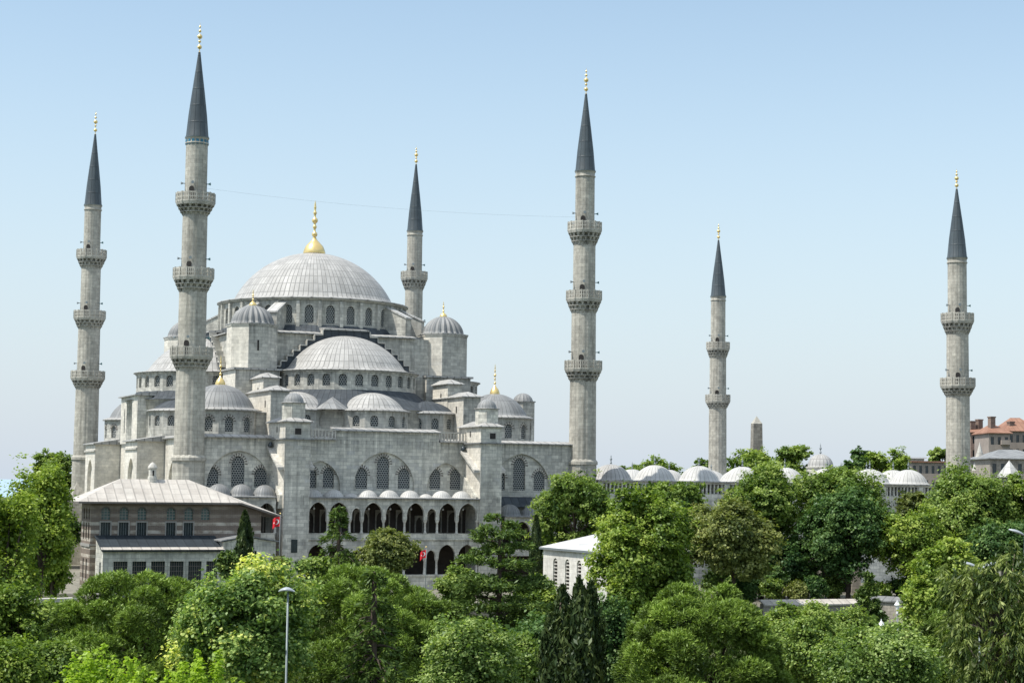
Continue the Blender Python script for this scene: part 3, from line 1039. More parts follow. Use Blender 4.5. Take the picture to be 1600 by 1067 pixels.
# --- galleries
def gallery(name, x0, x1, yf, ops, eave, domes, two=True, zs=(8.1, 9.65), xcols=None):
    """ops = [(xa, xb, apex)] of the upper storey"""
    F = front(yf)
    up = [(x0, zs[1] - .12)]
    mb = MB()
    pts = [(x0, zs[1])]
    for xa, xb, ap in ops:
        a = arch((xa + xb) / 2, xb - xa, zs[1] - .1, ap - (xb - xa) * .62, ap, 7)
        pts += [(xa, zs[1])] + [(a[-1][0], a[-1][1])] + a[2:-1][::-1] + [(xb, zs[1])]
    pts += [(x1, zs[1]), (x1, eave), (x0, eave)]
    ded = [pts[0]]
    for p in pts[1:]:
        if math.hypot(p[0] - ded[-1][0], p[1] - ded[-1][1]) > 0.01:
            ded.append(p)
    mb.slab(F, ded, [], 0.42)
    for xa, xb, ap in ops:   # raised arch bands
        a = arch((xa + xb) / 2, xb - xa, zs[1], ap - (xb - xa) * .62, ap, 8)[1:]
        for p, q in zip(a[:-1], a[1:]):
            c = ((xa + xb) / 2, ap - (xb - xa) * .5)
            def g(p, k):
                d = Vector((p[0] - c[0], p[1] - c[1])).normalized()
                return (p[0] + d.x * k, p[1] + d.y * k)
            quad = [p, q, g(q, .16), g(p, .16)]
            mb.hexa([fp(F, x, z, 0) for x, z in quad], [fp(F, x, z, -.05) for x, z in quad], bottom=False)
    # parapet, string course
    mb.box(x0, x1, yf - .02, yf + .4, zs[0] - .62, zs[0])
    mb.box(x0, x1, yf - .14, yf + .3, zs[0] - .78, zs[0] - .622)
    if two:
        lw = []
        lz0, lzs = 3.3, 5.2
        pts = [(x0, lzs)]
        for xa, xb, ap in ops:
            a = arch((xa + xb) / 2, xb - xa, lzs - .1, ap - 4.85 - (xb - xa) * .62, ap - 4.85, 7)
            pts += [(xa, lzs), (a[-1][0], a[-1][1])] + a[2:-1][::-1] + [(xb, lzs)]
        pts += [(x1, lzs), (x1, zs[0] - .782), (x0, zs[0] - .782)]
        ded = [pts[0]]
        for p in pts[1:]:
            if math.hypot(p[0] - ded[-1][0], p[1] - ded[-1][1]) > 0.01:
                ded.append(p)
        mb.slab(F, ded, [], .42)
        mb.box(x0, x1, yf - .1, yf + .45, H0, lz0 - .2)
        mb.box(x0, x1, yf - .18, yf + .45, lz0 - .198, lz0)
    g = mb.build(name, M['stone'], mosque)
    # columns
    edges = sorted({round((ops[i][1] + ops[i + 1][0]) / 2, 3) for i in range(len(ops) - 1)})
    ends = [ops[0][0] - .12, ops[-1][1] + .12]
    for xc in edges + ends:
        for (za, zb) in ([(zs[0], zs[1])] + ([(3.3, 5.2)] if two else [])):
            MB().lathe(xc, yf + .2, [(.2, za), (.2, za + .08), (.145, za + .14), (.13, zb - .4), (.15, zb - .36), (.24, zb - .08), (.25, zb)], 12).build('column', M['stone_white'], g)
    # floors, back wall, ceilings
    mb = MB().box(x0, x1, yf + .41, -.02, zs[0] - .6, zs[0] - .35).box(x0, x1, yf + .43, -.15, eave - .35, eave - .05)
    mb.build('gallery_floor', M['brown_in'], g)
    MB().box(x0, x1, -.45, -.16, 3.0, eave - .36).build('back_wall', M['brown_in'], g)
    for xa, xb, ap in ops:
        xm, w_ = (xa + xb) / 2, (xb - xa) * .36
        mb = MB()
        mb.slab(front(-.62, xm), [(-w_ - .16, zs[0]), (w_ + .16, zs[0]), (w_ + .16, ap - .9), (-w_ - .16, ap - .9)],
                [arch(0, w_ * 2, zs[0] + .02, ap - 1.9, ap - 1.1, 5)], .14)
        mb.build('inner_arch', M['stone_old'], g)
        if w_ > .5:
            MB().tube([(xm, yf + 1.6, ap + .1), (xm, yf + 1.6, ap - .62)], .015, 5).ball((xm, yf + 1.6, ap - .75), .14, 8).build('hanging_lamp', M['white'], g)
    if two:
        MB().box(x0, x1, yf + .46, -.46, H0, 3.1).build('lower_floor', M['stone_old'], g)
    # roof
    p0, p1 = yf - .35, -.15
    MB().hexa([(x0 - .02, p0, eave + .003), (x1 + .02, p0, eave + .003), (x1 + .02, p1, eave + .003), (x0 - .02, p1, eave + .003)],
              [(x0 - .02, p0, eave + .1), (x1 + .02, p0, eave + .1), (x1 + .02, p1, eave + .34), (x0 - .02, p1, eave + .34)]).build('gallery_roof', M['lead_mid'], g)
    for (xc, yc, r, rise) in domes:
        lead_dome(MB(), xc, yc, r, eave + .22, rise, seams=24, n=48, skirt=.18, sk_z=.12, course=2.5, rows=10).build('gallery_dome', M['lead_white'] if rise < 1.1 else M['lead_mid'], g)
    return g


OPS = [(12.98, 15.1, 11.65), (15.42, 17.7, 11.65), (18.15, 19.2, 11.0), (19.6, 21.85, 11.65), (22.3, 24.45, 11.65), (24.9, 27.05, 11.65), (27.45, 28.55, 11.0), (28.95, 31.05, 11.65), (31.42, 33.72, 11.65)]
gallery('gallery', 12.955, 34.025, -4.85, OPS, 12.1, [((a + b) / 2, -2.75, 1.16 if b - a > 1.5 else .8, .78 if b - a > 1.5 else .38) for a, b, _ in OPS])
gallery('gallery', 1.6, 9.1, -4.6, [(1.9, 4.0, 11.5), (4.5, 6.6, 11.5), (7.1, 9.0, 11.5)], 12.1, [(2.95, -2.6, 1.34, 1.28), (5.6, -2.6, 1.34, 1.28), (8.3, -2.6, 1.3, 1.22)])
gallery('gallery', 37.6, 47.4, -4.6, [(38.6, 40.9, 9.55), (41.6, 43.9, 9.55), (44.6, 46.9, 9.55)], 10.05,
        [(38.9, -2.6, 1.36, 1.3), (42.0, -2.6, 1.36, 1.3), (45.0, -2.6, 1.36, 1.3)], two=False, zs=(6.2, 7.7))
mb = MB().hexa([(36.9, -1.2, 11.2), (47.5, -1.2, 11.2), (47.5, -.16, 12.3), (36.9, -.16, 12.3)], [(36.9, -1.2, 11.3), (47.5, -1.2, 11.3), (47.5, -.16, 12.45), (36.9, -.16, 12.45)])
mb.build('gallery_roof', M['lead_dark'], mosque)


# ================================================================== MINARETS
def minaret(label, x, y, z0, bal, rim_r, shaft_r, col, S, T, top, door=-1.2, tiles=False, flare=0.0, hornz=1.1):
    """bal: [(top of rim, bottom of corbel)] from the top down; shaft_r: radii from top segment down"""
    root = thing('minaret', label, 'minaret', (x, y, z0))
    root.rotation_euler = (0, 0, 0)
    segs = []
    zt = S
    mb = MB()
    nfl = 16
    for i, (rt, rb) in enumerate(bal):
        r = shaft_r[i]
        mb.lathe(x, y, [(r * 1.015, rt - 1.1), (r, zt)], 96, flute=(nfl, 0.022), us=r)
        zt = rb + .25
    r = shaft_r[len(bal)]
    mb.lathe(x, y, [(r * 1.04, col), (r, zt)], 96, flute=(nfl, 0.03), us=r)
    r0 = shaft_r[0]
    mb.lathe(x, y, [(r0 * 1.0, S - .75), (r0 * 1.09, S - .68), (r0 * 1.09, S - .55), (r0 * 1.02, S - .5), (r0 * 1.02, S - .2), (r0 * 1.12, S)], 40)
    sh = mb.build('shaft', M['stone_min'], root)
    rb = r * 1.12
    mb = MB()
    ring = lambda rr, z: [(x + rr * math.cos(PI / 16 + i * PI / 8), y + rr * math.sin(PI / 16 + i * PI / 8), z) for i in range(16)]
    mb.hexa(ring(rb * 1.07, col - .3), ring(rb * 1.07, col + .05)).hexa(ring(rb * 1.07, col + .053), ring(r * 1.03, col + .4))
    mb.hexa(ring(rb * 1.0, 11.0), ring(rb * .985, col - .303))
    sq = rb * (1.08 + flare)
    lo = [(x - sq, y - sq, z0), (x + sq, y - sq, z0), (x + sq, y + sq, z0), (x - sq, y + sq, z0)]
    k = .80
    hi = [(x - sq * k, y - sq * k, 10.5), (x + sq * k, y - sq * k, 10.5), (x + sq * k, y + sq * k, 10.5), (x - sq * k, y + sq * k, 10.5)]
    mb.hexa(lo, hi)
    q = rb * .62
    mb.hexa([(a, b, 10.503) for a, b, _ in hi], [(x - q, y - q, 14.0), (x + q, y - q, 14.0), (x + q, y + q, 14.0), (x - q, y + q, 14.0)])
    mb.build('base', M['stone_min'], root)
    for i, (rt, rbm) in enumerate(bal):
        R_ = rim_r[i]
        r = shaft_r[i + 1]
        mb = MB()
        zf = rt - 1.12        # floor level
        nt = 3
        hh = (zf - .22 - rbm) / nt
        cnt = 18
        for t in range(nt):
            ra = r * .98
            rc = r + (R_ * .95 - r) * ((t + 1) / nt) ** 0.85
            rcp = r + (R_ * .95 - r) * ((t + .15) / nt) ** 0.85
            za, zb = rbm + t * hh, rbm + (t + 1) * hh
            mb.lathe(x, y, [(r + (rcp - r) * .30, za), (r + (rc - r) * .42, zb - .02)], 40)
            for j in range(cnt):
                a = 2 * PI * (j + (t % 2) * .5) / cnt
                w = 2 * PI / cnt * .30
                P_ = lambda rr, aa, z: (x + rr * math.cos(aa), y + rr * math.sin(aa), z)
                lo = [P_(ra, a - w * .4, za - hh * .12), P_(rcp * .97, a - w * .3, za - hh * .12), P_(rcp * .97, a + w * .3, za - hh * .12), P_(ra, a + w * .4, za - hh * .12)]
                hi = [P_(ra, a - w, zb), P_(rc, a - w, zb), P_(rc, a + w, zb), P_(ra, a + w, zb)]
                mb.hexa(lo, hi)
            mb.lathe(x, y, [(rc * .99, zb - .13), (rc * 1.005, zb - .10), (rc * 1.005, zb - .004)], 40)
        mb.build('corbels', M['stone_dirty'], root)
        mb = MB()
        n = 16
        p = lambda rr, z, o=0.5: [(x + rr * math.cos(2 * PI * (q_ + o) / n), y + rr * math.sin(2 * PI * (q_ + o) / n), z) for q_ in range(n)]
        mb.hexa(p(R_ * .97, zf - .22), p(R_ * 1.0, zf))
        for q_ in range(n):
            a0, a1 = 2 * PI * (q_ - .5) / n, 2 * PI * (q_ + .5) / n
            P_ = lambda rr, aa, z: (x + rr * math.cos(aa), y + rr * math.sin(aa), z)
            e = (a1 - a0) * .10
            # post, rails and pierced panel
            mb.hexa([P_(R_ * .94, a0 - e, zf), P_(R_ * 1.015, a0 - e, zf), P_(R_ * 1.015, a0 + e, zf), P_(R_ * .94, a0 + e, zf)],
                    [P_(R_ * .94, a0 - e, rt + .05), P_(R_ * 1.015, a0 - e, rt + .05), P_(R_ * 1.015, a0 + e, rt + .05), P_(R_ * .94, a0 + e, rt + .05)])
            for za, zb in ((rt - .16, rt), (zf + .002, zf + .2), (zf + .48, zf + .6)):
                mb.hexa([P_(R_ * .955, a0 + e, za), P_(R_ * .995, a0 + e, za), P_(R_ * .995, a1 - e, za), P_(R_ * .955, a1 - e, za)],
                        [P_(R_ * .955, a0 + e, zb), P_(R_ * .995, a0 + e, zb), P_(R_ * .995, a1 - e, zb), P_(R_ * .955, a1 - e, zb)])
            for f in (.28, .5, .72):
                am = a0 + (a1 - a0) * f
                h = (a1 - a0) * .055
                mb.hexa([P_(R_ * .96, am - h, zf + .2), P_(R_ * .99, am - h, zf + .2), P_(R_ * .99, am + h, zf + .2), P_(R_ * .96, am + h, zf + .2)],
                        [P_(R_ * .96, am - h, rt - .16), P_(R_ * .99, am - h, rt - .16), P_(R_ * .99, am + h, rt - .16), P_(R_ * .96, am + h, rt - .16)])
        mb.build('balcony', M['stone_bal'], root)
        rs = shaft_r[i]
        ad = -PI / 2 - .62
        fr = ((x + rs * 1.005 * math.cos(ad), y + rs * 1.005 * math.sin(ad)), (-math.sin(ad), math.cos(ad)), (-math.cos(ad), -math.sin(ad)))
        MB().poly(fr, arch(0, .62, zf + .02, rt + .45, rt + .75, 4), -.03).build('balcony_door', M['dark'], root)
        if hornz:
            for aa in (-PI / 2 - 1.15 - .4, -PI / 2 - .4 - .05, -PI / 2 - .4 + 1.42):
                d = Vector((math.cos(aa), math.sin(aa), 0))
                c = Vector((x, y, rt + hornz))
                mb = MB().tube([c + d * (rs * .95), c + d * (rs + .22), c + d * (rs + .28), c + d * (rs + .5)], [.03, .05, .07, .18], 10)
                mb.build('loudspeaker', M['teal'] if aa > -1.2 else M['grey_metal'], root)
    r0 = shaft_r[0]
    if tiles:
        mb = MB()
        for j in range(16):
            a = 2 * PI * (j + .5) / 16
            rr = r0 * 1.035
            w = .16
            c = (x + rr * math.cos(a), y + rr * math.sin(a))
            t = (-math.sin(a), math.cos(a))
            fr = (c, t, (-math.cos(a), -math.sin(a)))
            mb.slab(fr, [(-w, S - .78), (w, S - .78), (w, S - .22), (-w, S - .22)], [], -.03)
        mb.build('tile_band', M['tile'], root)
    mb = MB().lathe(x, y, [(r0 * 1.0, S - .02), (r0 * 1.11, S), (r0 * 1.11, S + .12), (r0 * 1.04, S + .3), (r0 * .86, S + (T - S) * .27), (r0 * .60, S + (T - S) * .53), (r0 * .33, S + (T - S) * .78), (.13, T)], 18, us=12 / (2 * PI) * 1.0, vs=.5)
    mb.build('spire', M['slate'], root)
    MB().lathe(x, y, [(r0 * .9, S - .01), (r0 * 1.12, S - .005), (r0 * 1.12, S + .1)], 36).build('spire_eave', M['grey_metal'], root)
    finial(MB(), x, y, T - .05, top - T, .31, bulb=False).build('finial', M['gold'], root)
    return root


minaret('three-balcony minaret with blue tiles under its spire, left of the great dome behind the pavilion', 0.0, 0.0, 1.6,
        [(46.97, 44.4), (38.25, 35.5), (29.15, 26.5)], (2.26, 2.34, 2.42), (1.25, 1.42, 1.58, 1.67), 16.45, 53.41, 63.58, 67.2, tiles=True)
minaret('three-balcony minaret at the right end of the galleried facade beside leafy trees', 49.87, 0.1, 1.6,
        [(47.0, 44.1), (38.3, 35.5), (29.5, 26.9)], (2.16, 2.26, 2.36), (1.2, 1.38, 1.52, 1.62), 16.84, 53.46, 63.48, 66.95)
minaret('farthest left minaret with three balconies and a flaring foot, beside dark trees', 0.0, 64.5, 1.6,
        [(47.56, 44.8), (38.55, 35.9), (29.68, 27.1)], (2.18, 2.3, 2.45), (1.2, 1.4, 1.58, 1.68), 17.02, 54.14, 64.86, 68.5, flare=.55)
minaret('minaret rising behind the great dome, only one balcony showing above the roofs', 50.6, 64.3, 1.6,
        [(47.2, 44.26), (38.4, 35.7), (29.5, 26.9)], (2.12, 2.25, 2.35), (1.18, 1.38, 1.52, 1.62), 16.8, 53.64, 64.4, 67.4)
minaret('two-balcony minaret standing at the far right beside red-roofed town houses', 106.8, 0.0, 1.6,
        [(38.22, 35.3), (29.3, 26.8)], (2.22, 2.36), (1.28, 1.48, 1.58), 14.2, 45.86, 55.58, 58.5)
minaret('smaller two-balcony minaret beyond the courtyard domes, left of the obelisk', 105.8, 64.76, 1.6,
        [(38.41, 35.7), (29.5, 27.2)], (1.98, 2.1), (1.22, 1.38, 1.46), 14.2, 46.16, 55.91, 58.9)

# light cable between the two front minarets
pts = []
for i in range(25):
    t = i / 24
    pts.append((t * 49.87 + (1 - t) * 1.3, 0.05, 47.7 - .7 * 4 * t * (1 - t)))
tag(MB().tube(pts, .007, 5).build('cable', M['lamp_grey']), 'thin cable strung high between the two front minarets', 'cable')


# ================================================================== COURTYARD
cy_ = thing('courtyard_arcade', 'long low courtyard arcade with a row of pale lead domes right of the mosque', 'arcade', (79, 32, 1.6))
for (a, b, c, d_) in ((51.8, 106.0, -.6, 0), (51.8, 106.0, 64.2, 64.8)):
    mb = MB().box(a, b, c, d_, 1.6, 13.1)
    sl = (b - a)
    n = int(sl / .55)
    for i in range(n + 1):
        x = a + .1 + (sl - .2) * i / n
        mb.box(x - .1, x + .1, c + .12, d_ - .12, 13.1, 14.3)
    mb.box(a, b, c, d_, 14.3, 14.55)
    for x in np.arange(a + .3, b, 6.02):
        mb.box(x - .35, x + .35, c - .06, d_, 12.9, 14.302)
    w = mb.build('wall', M['stone'], cy_)
    MB().box(a - .1, b + .1, c - .3, d_ + .3, 14.553, 14.68).build('eave', M['lead'], w)
for (a, b) in ((51.2, 51.8), (106.0, 106.6)):
    MB().box(a, b, 0, 64.2, 1.6, 14.55).build('wall', M['stone'], cy_)
mb = MB().box(51.8, 106, .32, 6.4, 13.9, 14.62).box(51.8, 106, 58.0, 63.9, 13.9, 14.62).box(51.85, 57.6, 6.42, 57.9, 13.9, 14.61).box(100, 105.95, 6.42, 57.9, 13.9, 14.61)
mb.build('roof', M['lead'], cy_)
MB().box(51.85, 105.95, 6.2, 6.4, 1.6, 13.88).build('inner_wall', M['stone_old'], cy_)
MB().box(51.85, 105.95, 58.0, 58.2, 1.6, 13.88).build('inner_wall', M['stone_old'], cy_)
cpos = [(x, 3.2) for x in (55.4, 61.7, 68.2, 74.7, 81.2, 87.8, 94.6, 100.9)] + [(x, 61) for x in (55.4, 61.7, 68.2, 74.7, 81.2, 87.8, 94.6, 102.5)] + \
       [(54.7, y) for y in (10, 16.5, 23, 41, 47.5, 54)] + [(103, y) for y in (9.8, 16.4, 23, 41, 47.5, 54)]
for (x, y) in cpos:
    mb = MB().lathe(x, y, [(2.75, 14.55), (2.75, 14.8)], 8, smooth=False)
    lead_dome(mb, x, y, 2.62, 14.85, 1.85, seams=28, n=56, skirt=.32, sk_z=.15, course=3.4, rows=12)
    dm = mb.build('arcade_dome', M['lead_white'] if x > 58 else M['lead'], cy_)
    finial(MB(), x, y, 16.65, 1.3, .16, bulb=False).build('finial', M['grey_metal'], dm)
mb = MB().lathe(105.2, 32, [(2.1, 14.5), (2.1, 17.1)], 12, smooth=False).lathe(105.2, 32, [(2.08, 16.9), (2.25, 17.1), (2.2, 17.25)], 24)
gt = mb.build('gate_drum', M['stone'], cy_)
gd = lead_dome(MB(), 105.2, 32, 1.95, 17.3, 1.9, seams=20, n=40, skirt=.2, sk_z=.1, course=1.4).build('gate_dome', M['lead'], gt)
finial(MB(), 105.2, 32, 19.1, 1.8, .2, bulb=False).build('finial', M['grey_metal'], gt)


# ================================================================== PAVILION
pv = thing('pavilion', 'banded brick and stone pavilion with pale hipped roof before the left corner of the mosque', 'building', (-4, -10, 0))
F = front(-14.0)
WX = [-11.95, -10.05, -8.15, -5.05, -3.15, -1.35]
lower = [[(x - .5, 7.55), (x + .5, 7.55), (x + .5, 9.45), (x - .5, 9.45)] for x in WX[:5]]
upper = [arch(x, .92, 9.75, 10.55, 11.0, 5) for x in WX]
mb = MB()
mb.slab(F, [(-13.5, 0), (4.8, 0), (4.8, 10.62), (1.7, 11.55), (-13.5, 11.55)], lower + upper, .45)
LF = ((-13.5, -9.1), (0, -1), (1, 0))
lwin = [[(x - .38, 7.6), (x + .38, 7.6), (x + .38, 9.4), (x - .38, 9.4)] for x in (1.1, 2.5, 3.9)] + [arch(x, .7, 9.75, 10.5, 10.95, 4) for x in (1.1, 2.5, 3.9)] + \
       [[(x - .33, 3.2), (x + .33, 3.2), (x + .33, 5.6), (x - .33, 5.6)] for x in (1.3, 3.1)]
mb.slab(LF, [(0, 0), (4.44, 0), (4.44, 11.55), (0, 11.55)], lwin, .45)
mb.box(-13.5, 4.8, -9.1, -8.7, 0, 11.5)
mb.box(4.4, 4.797, -13.54, -9.12, 0, 10.55)
wl = mb.build('wall', M['stripes'], pv)
for x in WX:
    w = MB().poly(F, arch(x, .96, 9.73, 10.55, 11.03, 5), .2).build('window', M['glass_g'], wl)
    mb = MB()
    for dx in (-.17, .17):
        mb.box(x + dx - .025, x + dx + .025, -13.86, -13.81, 9.75, 10.88)
    for z in (10.05, 10.35, 10.65):
        mb.box(x - .46, x + .46, -13.87, -13.82, z - .025, z + .025)
    mb.build('frame', M['frame'], w)
    mb = MB()
    voussoirs(mb, F, x, .95, 10.5, 11.02, .12, -.005, 7, 0, 0, .03)
    mb.build('arch_trim', M['vous_d'], w)
for x in WX[:5]:
    w = MB().box(x - .51, x + .51, -13.8, -13.75, 7.5, 9.5).build('window', M['glass'], wl)
    mb = MB().box(x - .62, x - .501, -14.05, -13.9, 7.4, 9.6).box(x + .501, x + .62, -14.05, -13.9, 7.4, 9.6).box(x - .5, x + .5, -14.05, -13.9, 9.452, 9.6).box(x - .5, x + .5, -14.06, -13.9, 7.4, 7.548)
    mb.build('frame', M['frame'], w)
    mb = MB()
    for dx in (-.25, 0, .25):
        mb.box(x + dx - .012, x + dx + .012, -13.90, -13.88, 7.55, 9.45)
    mb.build('bars', M['grey_metal'], w)
for x in (1.1, 2.5, 3.9):
    for z0, z1 in ((7.55, 9.45), (9.73, 10.97)):
        MB().poly(LF, [(x - .4, z0), (x + .4, z0), (x + .4, z1), (x - .4, z1)], .2).build('window', M['glass'], wl)
for x in (1.3, 3.1):
    MB().poly(LF, [(x - .36, 3.1), (x + .36, 3.1), (x + .36, 5.7), (x - .36, 5.7)], .2).build('window', M['glass'], wl)
MB().box(-13.62, -13.52, -14.1, -9.0, 6.9, 7.2).box(-13.5, 4.85, -14.1, -14.02, 7.02, 7.2).build('string_course', M['frame'], wl)
MB().box(-13.75, -13.505, -13.0, -9.9, 1.5, 2.1).build('ledge', M['stone_white'], wl)
# roof
e0, e1 = -15.1, -7.6
A, B_, Er = Vector((-15.0, e0, 11.62)), Vector((2.3, e0, 11.62)), Vector((6.9, e0, 10.2))
A2, B2, E2 = Vector((-15.0, e1, 11.62)), Vector((2.3, e1, 11.62)), Vector((6.9, e1, 10.2))
C1, D1 = Vector((-10.1, -11.3, 14.0)), Vector((-2.6, -11.3, 14.0))
mb = MB()
up = Vector((0, 0, .12))
mb.face((A, B_, D1, C1)).face if False else None
mb.face((A, B_, D1, C1))
mb.face((B_, Er, E2, B2, D1)) if False else None
mb.face((B_, Er, D1))
mb.face((Er, E2, D1))
mb.face((E2, B2, D1))
mb.face((B2, A2, C1, D1))
mb.face((A2, A, C1))
rf = mb.build('roof', M['lead_pink'], pv)
mb = MB()
for p, q in ((A, B_), (B_, Er), (Er, E2), (E2, B2), (B2, A2), (A2, A)):
    mb.face((p - up * 1.6, q - up * 1.6, q - up * .05, p - up * .05))
mb.face((A - up * 1.6, A2 - up * 1.6, B2 - up * 1.6, B_ - up * 1.6))
mb.face((B_ - up * 1.6, B2 - up * 1.6, E2 - up * 1.6, Er - up * 1.6))
mb.build('eave', M['vous_d'], rf)
mb = MB()
mb.lathe(-6.6, -11.4, [(.5, 13.6), (.5, 14.3), (.42, 14.32), (.42, 15.1), (.52, 15.15), (.52, 15.3), (.4, 15.5), (.2, 15.75), (0, 15.85)], 8, smooth=False)
ch = mb.build('chimney', M['stone_white'], rf)
MB().box(-6.68, -6.52, -11.87, -11.78, 14.4, 14.95).build('slot', M['dark'], ch)
# lean-to
mb = MB()
LX = [(-11.8, -10.35), (-9.85, -8.4), (-7.9, -6.45), (-5.95, -4.5), (-4.0, -2.6), (-2.1, -.9)]
mb.slab(front(-18.0), [(-12.9, 0), (-.4, 0), (-.4, 6.55), (-12.9, 6.55)], [[(a, 3.0), (b, 3.0), (b, 5.55), (a, 5.55)] for a, b in LX], .4)
mb.slab(((-12.9, -14.02), (0, -1), (1, 0)), [(0, 0), (3.579, 0), (3.579, 6.55), (0, 7.9)], [[(2.2, 3.6), (3.0, 3.6), (3.0, 5.4), (2.2, 5.4)]], .4)
lt = mb.build('lean_to', M['stone'], pv)
for a, b in LX:
    w = MB().box(a - .02, b + .02, -17.75, -17.7, 2.95, 5.6).build('window', M['glass'], lt)
    mb = MB()
    for i in range(1, 6):
        x = a + (b - a) * i / 6
        mb.box(x - .02, x + .02, -17.82, -17.79, 3.0, 5.55)
    for i in range(1, 5):
        z = 3.0 + 2.55 * i / 5
        mb.box(a, b, -17.83, -17.8, z - .02, z + .02)
    mb.build('lattice', M['vous_d'], w)
MB().poly(((-12.9, -14.02), (0, -1), (1, 0)), [(2.1, 3.5), (3.1, 3.5), (3.1, 5.5), (2.1, 5.5)], .2).build('window', M['glass'], lt)
MB().hexa([(-13.1, -18.35, 6.57), (-.3, -18.35, 6.57), (-.3, -14.03, 8.0), (-13.1, -14.03, 8.0)],
          [(-13.1, -18.35, 6.7), (-.3, -18.35, 6.7), (-.3, -14.03, 8.12), (-13.1, -14.03, 8.12)]).build('lean_to_roof', M['lead_black'], lt)
MB().hexa([(-13.12, -18.4, 6.74), (-.28, -18.4, 6.74), (-.28, -17.75, 6.96), (-13.12, -17.75, 6.96)],
          [(-13.12, -18.4, 6.78), (-.28, -18.4, 6.78), (-.28, -17.75, 7.0), (-13.12, -17.75, 7.0)]).build('roof_edge', M['lead_pink'], lt)
mb = MB().slab(front(-18.2), [(-.38, 0), (5.3, 0), (5.3, 7.55), (2.2, 8.05), (-.38, 7.55)], [], .4)
mb.slab(((-.38, -14.02), (0, -1), (1, 0)), [(0, 0), (3.77, 0), (3.77, 7.55), (0, 7.55)], [], .4).box(4.9, 5.3, -17.79, -14.02, 0, 7.5)
an = mb.build('annex', M['stone'], pv)
MB().hexa([(-.7, -18.5, 7.6), (2.2, -18.5, 8.12), (2.2, -14.03, 8.12), (-.7, -14.03, 7.6)], [(-.7, -18.5, 7.72), (2.2, -18.5, 8.24), (2.2, -14.03, 8.24), (-.7, -14.03, 7.72)]).hexa(
    [(2.203, -18.5, 8.12), (5.6, -18.5, 7.56), (5.6, -14.03, 7.56), (2.203, -14.03, 8.12)], [(2.203, -18.5, 8.24), (5.6, -18.5, 7.68), (5.6, -14.03, 7.68), (2.203, -14.03, 8.24)]).build('annex_roof', M['lead_mid'], an)

# low wall left of the pavilion
a_, b_ = at(55, 935, 150), at(112, 935, 152)
mb = MB()
d_ = Vector((b_.x - a_.x, b_.y - a_.y, 0)).normalized()
nrm = Vector((-d_.y, d_.x, 0))
P4 = lambda p, q, w: [(p + nrm * -w), (q + nrm * -w), (q + nrm * w), (p + nrm * w)]
def bar(mb, p, q, w, z0, z1, mi=0):
    r = P4(p, q, w)
    return mb.hexa([(v.x, v.y, z0) for v in r], [(v.x, v.y, z1) for v in r], mi)
gw = thing('boundary_wall', 'short plastered wall with flat coping at the left edge under the loose tree', 'wall', (a_.x, a_.y, 0))
bar(MB(), a_, b_, .3, 0, a_.z - .3).build('wall', M['stone_old'], gw)
bar(MB(), a_ - d_ * .2, b_ + d_ * .2, .5, a_.z - .297, a_.z).build('coping', M['stone_white'], gw)

# ================================================================== WHITE TOMB BUILDING
tb = thing('tomb_building', 'bright white stone building with pale pyramid roof and slit windows behind the big leafy tree', 'building', (32, -38, 0))
ca, cc = at(849, 862, 196), at(1083, 862, 192)
cb = at(990, 862, 178)
cdx = ca + (cc - cb)
ca, cb, cc, cdx = [Vector((p.x, p.y, 0)) for p in (ca, cb, cc, cdx)]
ZE = 7.25
mb = MB()
fr_ab = ((ca.x, ca.y), tuple((cb - ca).normalized().xy), tuple(Vector((-(cb - ca).normalized().y, (cb - ca).normalized().x, 0)).xy))
Lab = (cb - ca).length
slots = [arch(Lab * t, 1.0, 3.35, 5.9, 6.45, 4) for t in (.145, .285, .42, .60, .76, .9)]
mb.slab(fr_ab, [(0, 0), (Lab, 0), (Lab, ZE), (0, ZE)], slots, .4)
Lbc = (cc - cb).length
fr_bc = ((cb.x, cb.y), tuple((cc - cb).normalized().xy), tuple(Vector((-(cc - cb).normalized().y, (cc - cb).normalized().x, 0)).xy))
slots2 = [arch(Lbc * t, 1.0, 3.35, 5.9, 6.45, 4) for t in (.2, .4, .6, .8)]
mb.slab(fr_bc, [(0.402, 0), (Lbc, 0), (Lbc, ZE), (0.402, ZE)], slots2, .4)
for p, q, en in ((cc, cdx, 0), (cdx, ca, .402)):
    L_ = (q - p).length - en
    t = (q - p).normalized()
    mb.slab(((p.x, p.y), (t.x, t.y), (-t.y, t.x)), [(.402, 0), (L_, 0), (L_, ZE), (.402, ZE)], [], .4)
tw = mb.build('wall', M['tomb'], tb)
for fr_, sls, L_ in ((fr_ab, (.145, .285, .42, .60, .76, .9), Lab), (fr_bc, (.2, .4, .6, .8), Lbc)):
    for t in sls:
        w = MB().poly(fr_, arch(L_ * t, 1.04, 3.3, 5.9, 6.48, 4), .25).build('window', M['brown_in'], tw)
        mb = MB()
        for z in np.arange(3.6, 6.3, .36):
            q = [fp(fr_, L_ * t - .49, z, .1), fp(fr_, L_ * t + .49, z, .1), fp(fr_, L_ * t + .49, z, .2), fp(fr_, L_ * t - .49, z, .2)]
            mb.hexa(q, [(a, b, c + .13) for a, b, c in q])
        mb.build('louvres', M['stone_white'], w)
cen = (ca + cb + cc + cdx) / 4
ring = [cen + (p - cen) * 1.06 for p in (ca, cb, cc, cdx)]
mb = MB().prism([(p.x, p.y) for p in ring], ZE + .003, ZE + .22)
rf = mb.build('eave', M['grey_metal'], tb)
MB().hip([(p.x, p.y) for p in [cen + (q - cen) * 1.055 for q in (ca, cb, cc, cdx)]], ZE + .224, [(cen.x, cen.y, 9.5)]).build('roof', M['lead_bright'], tb)


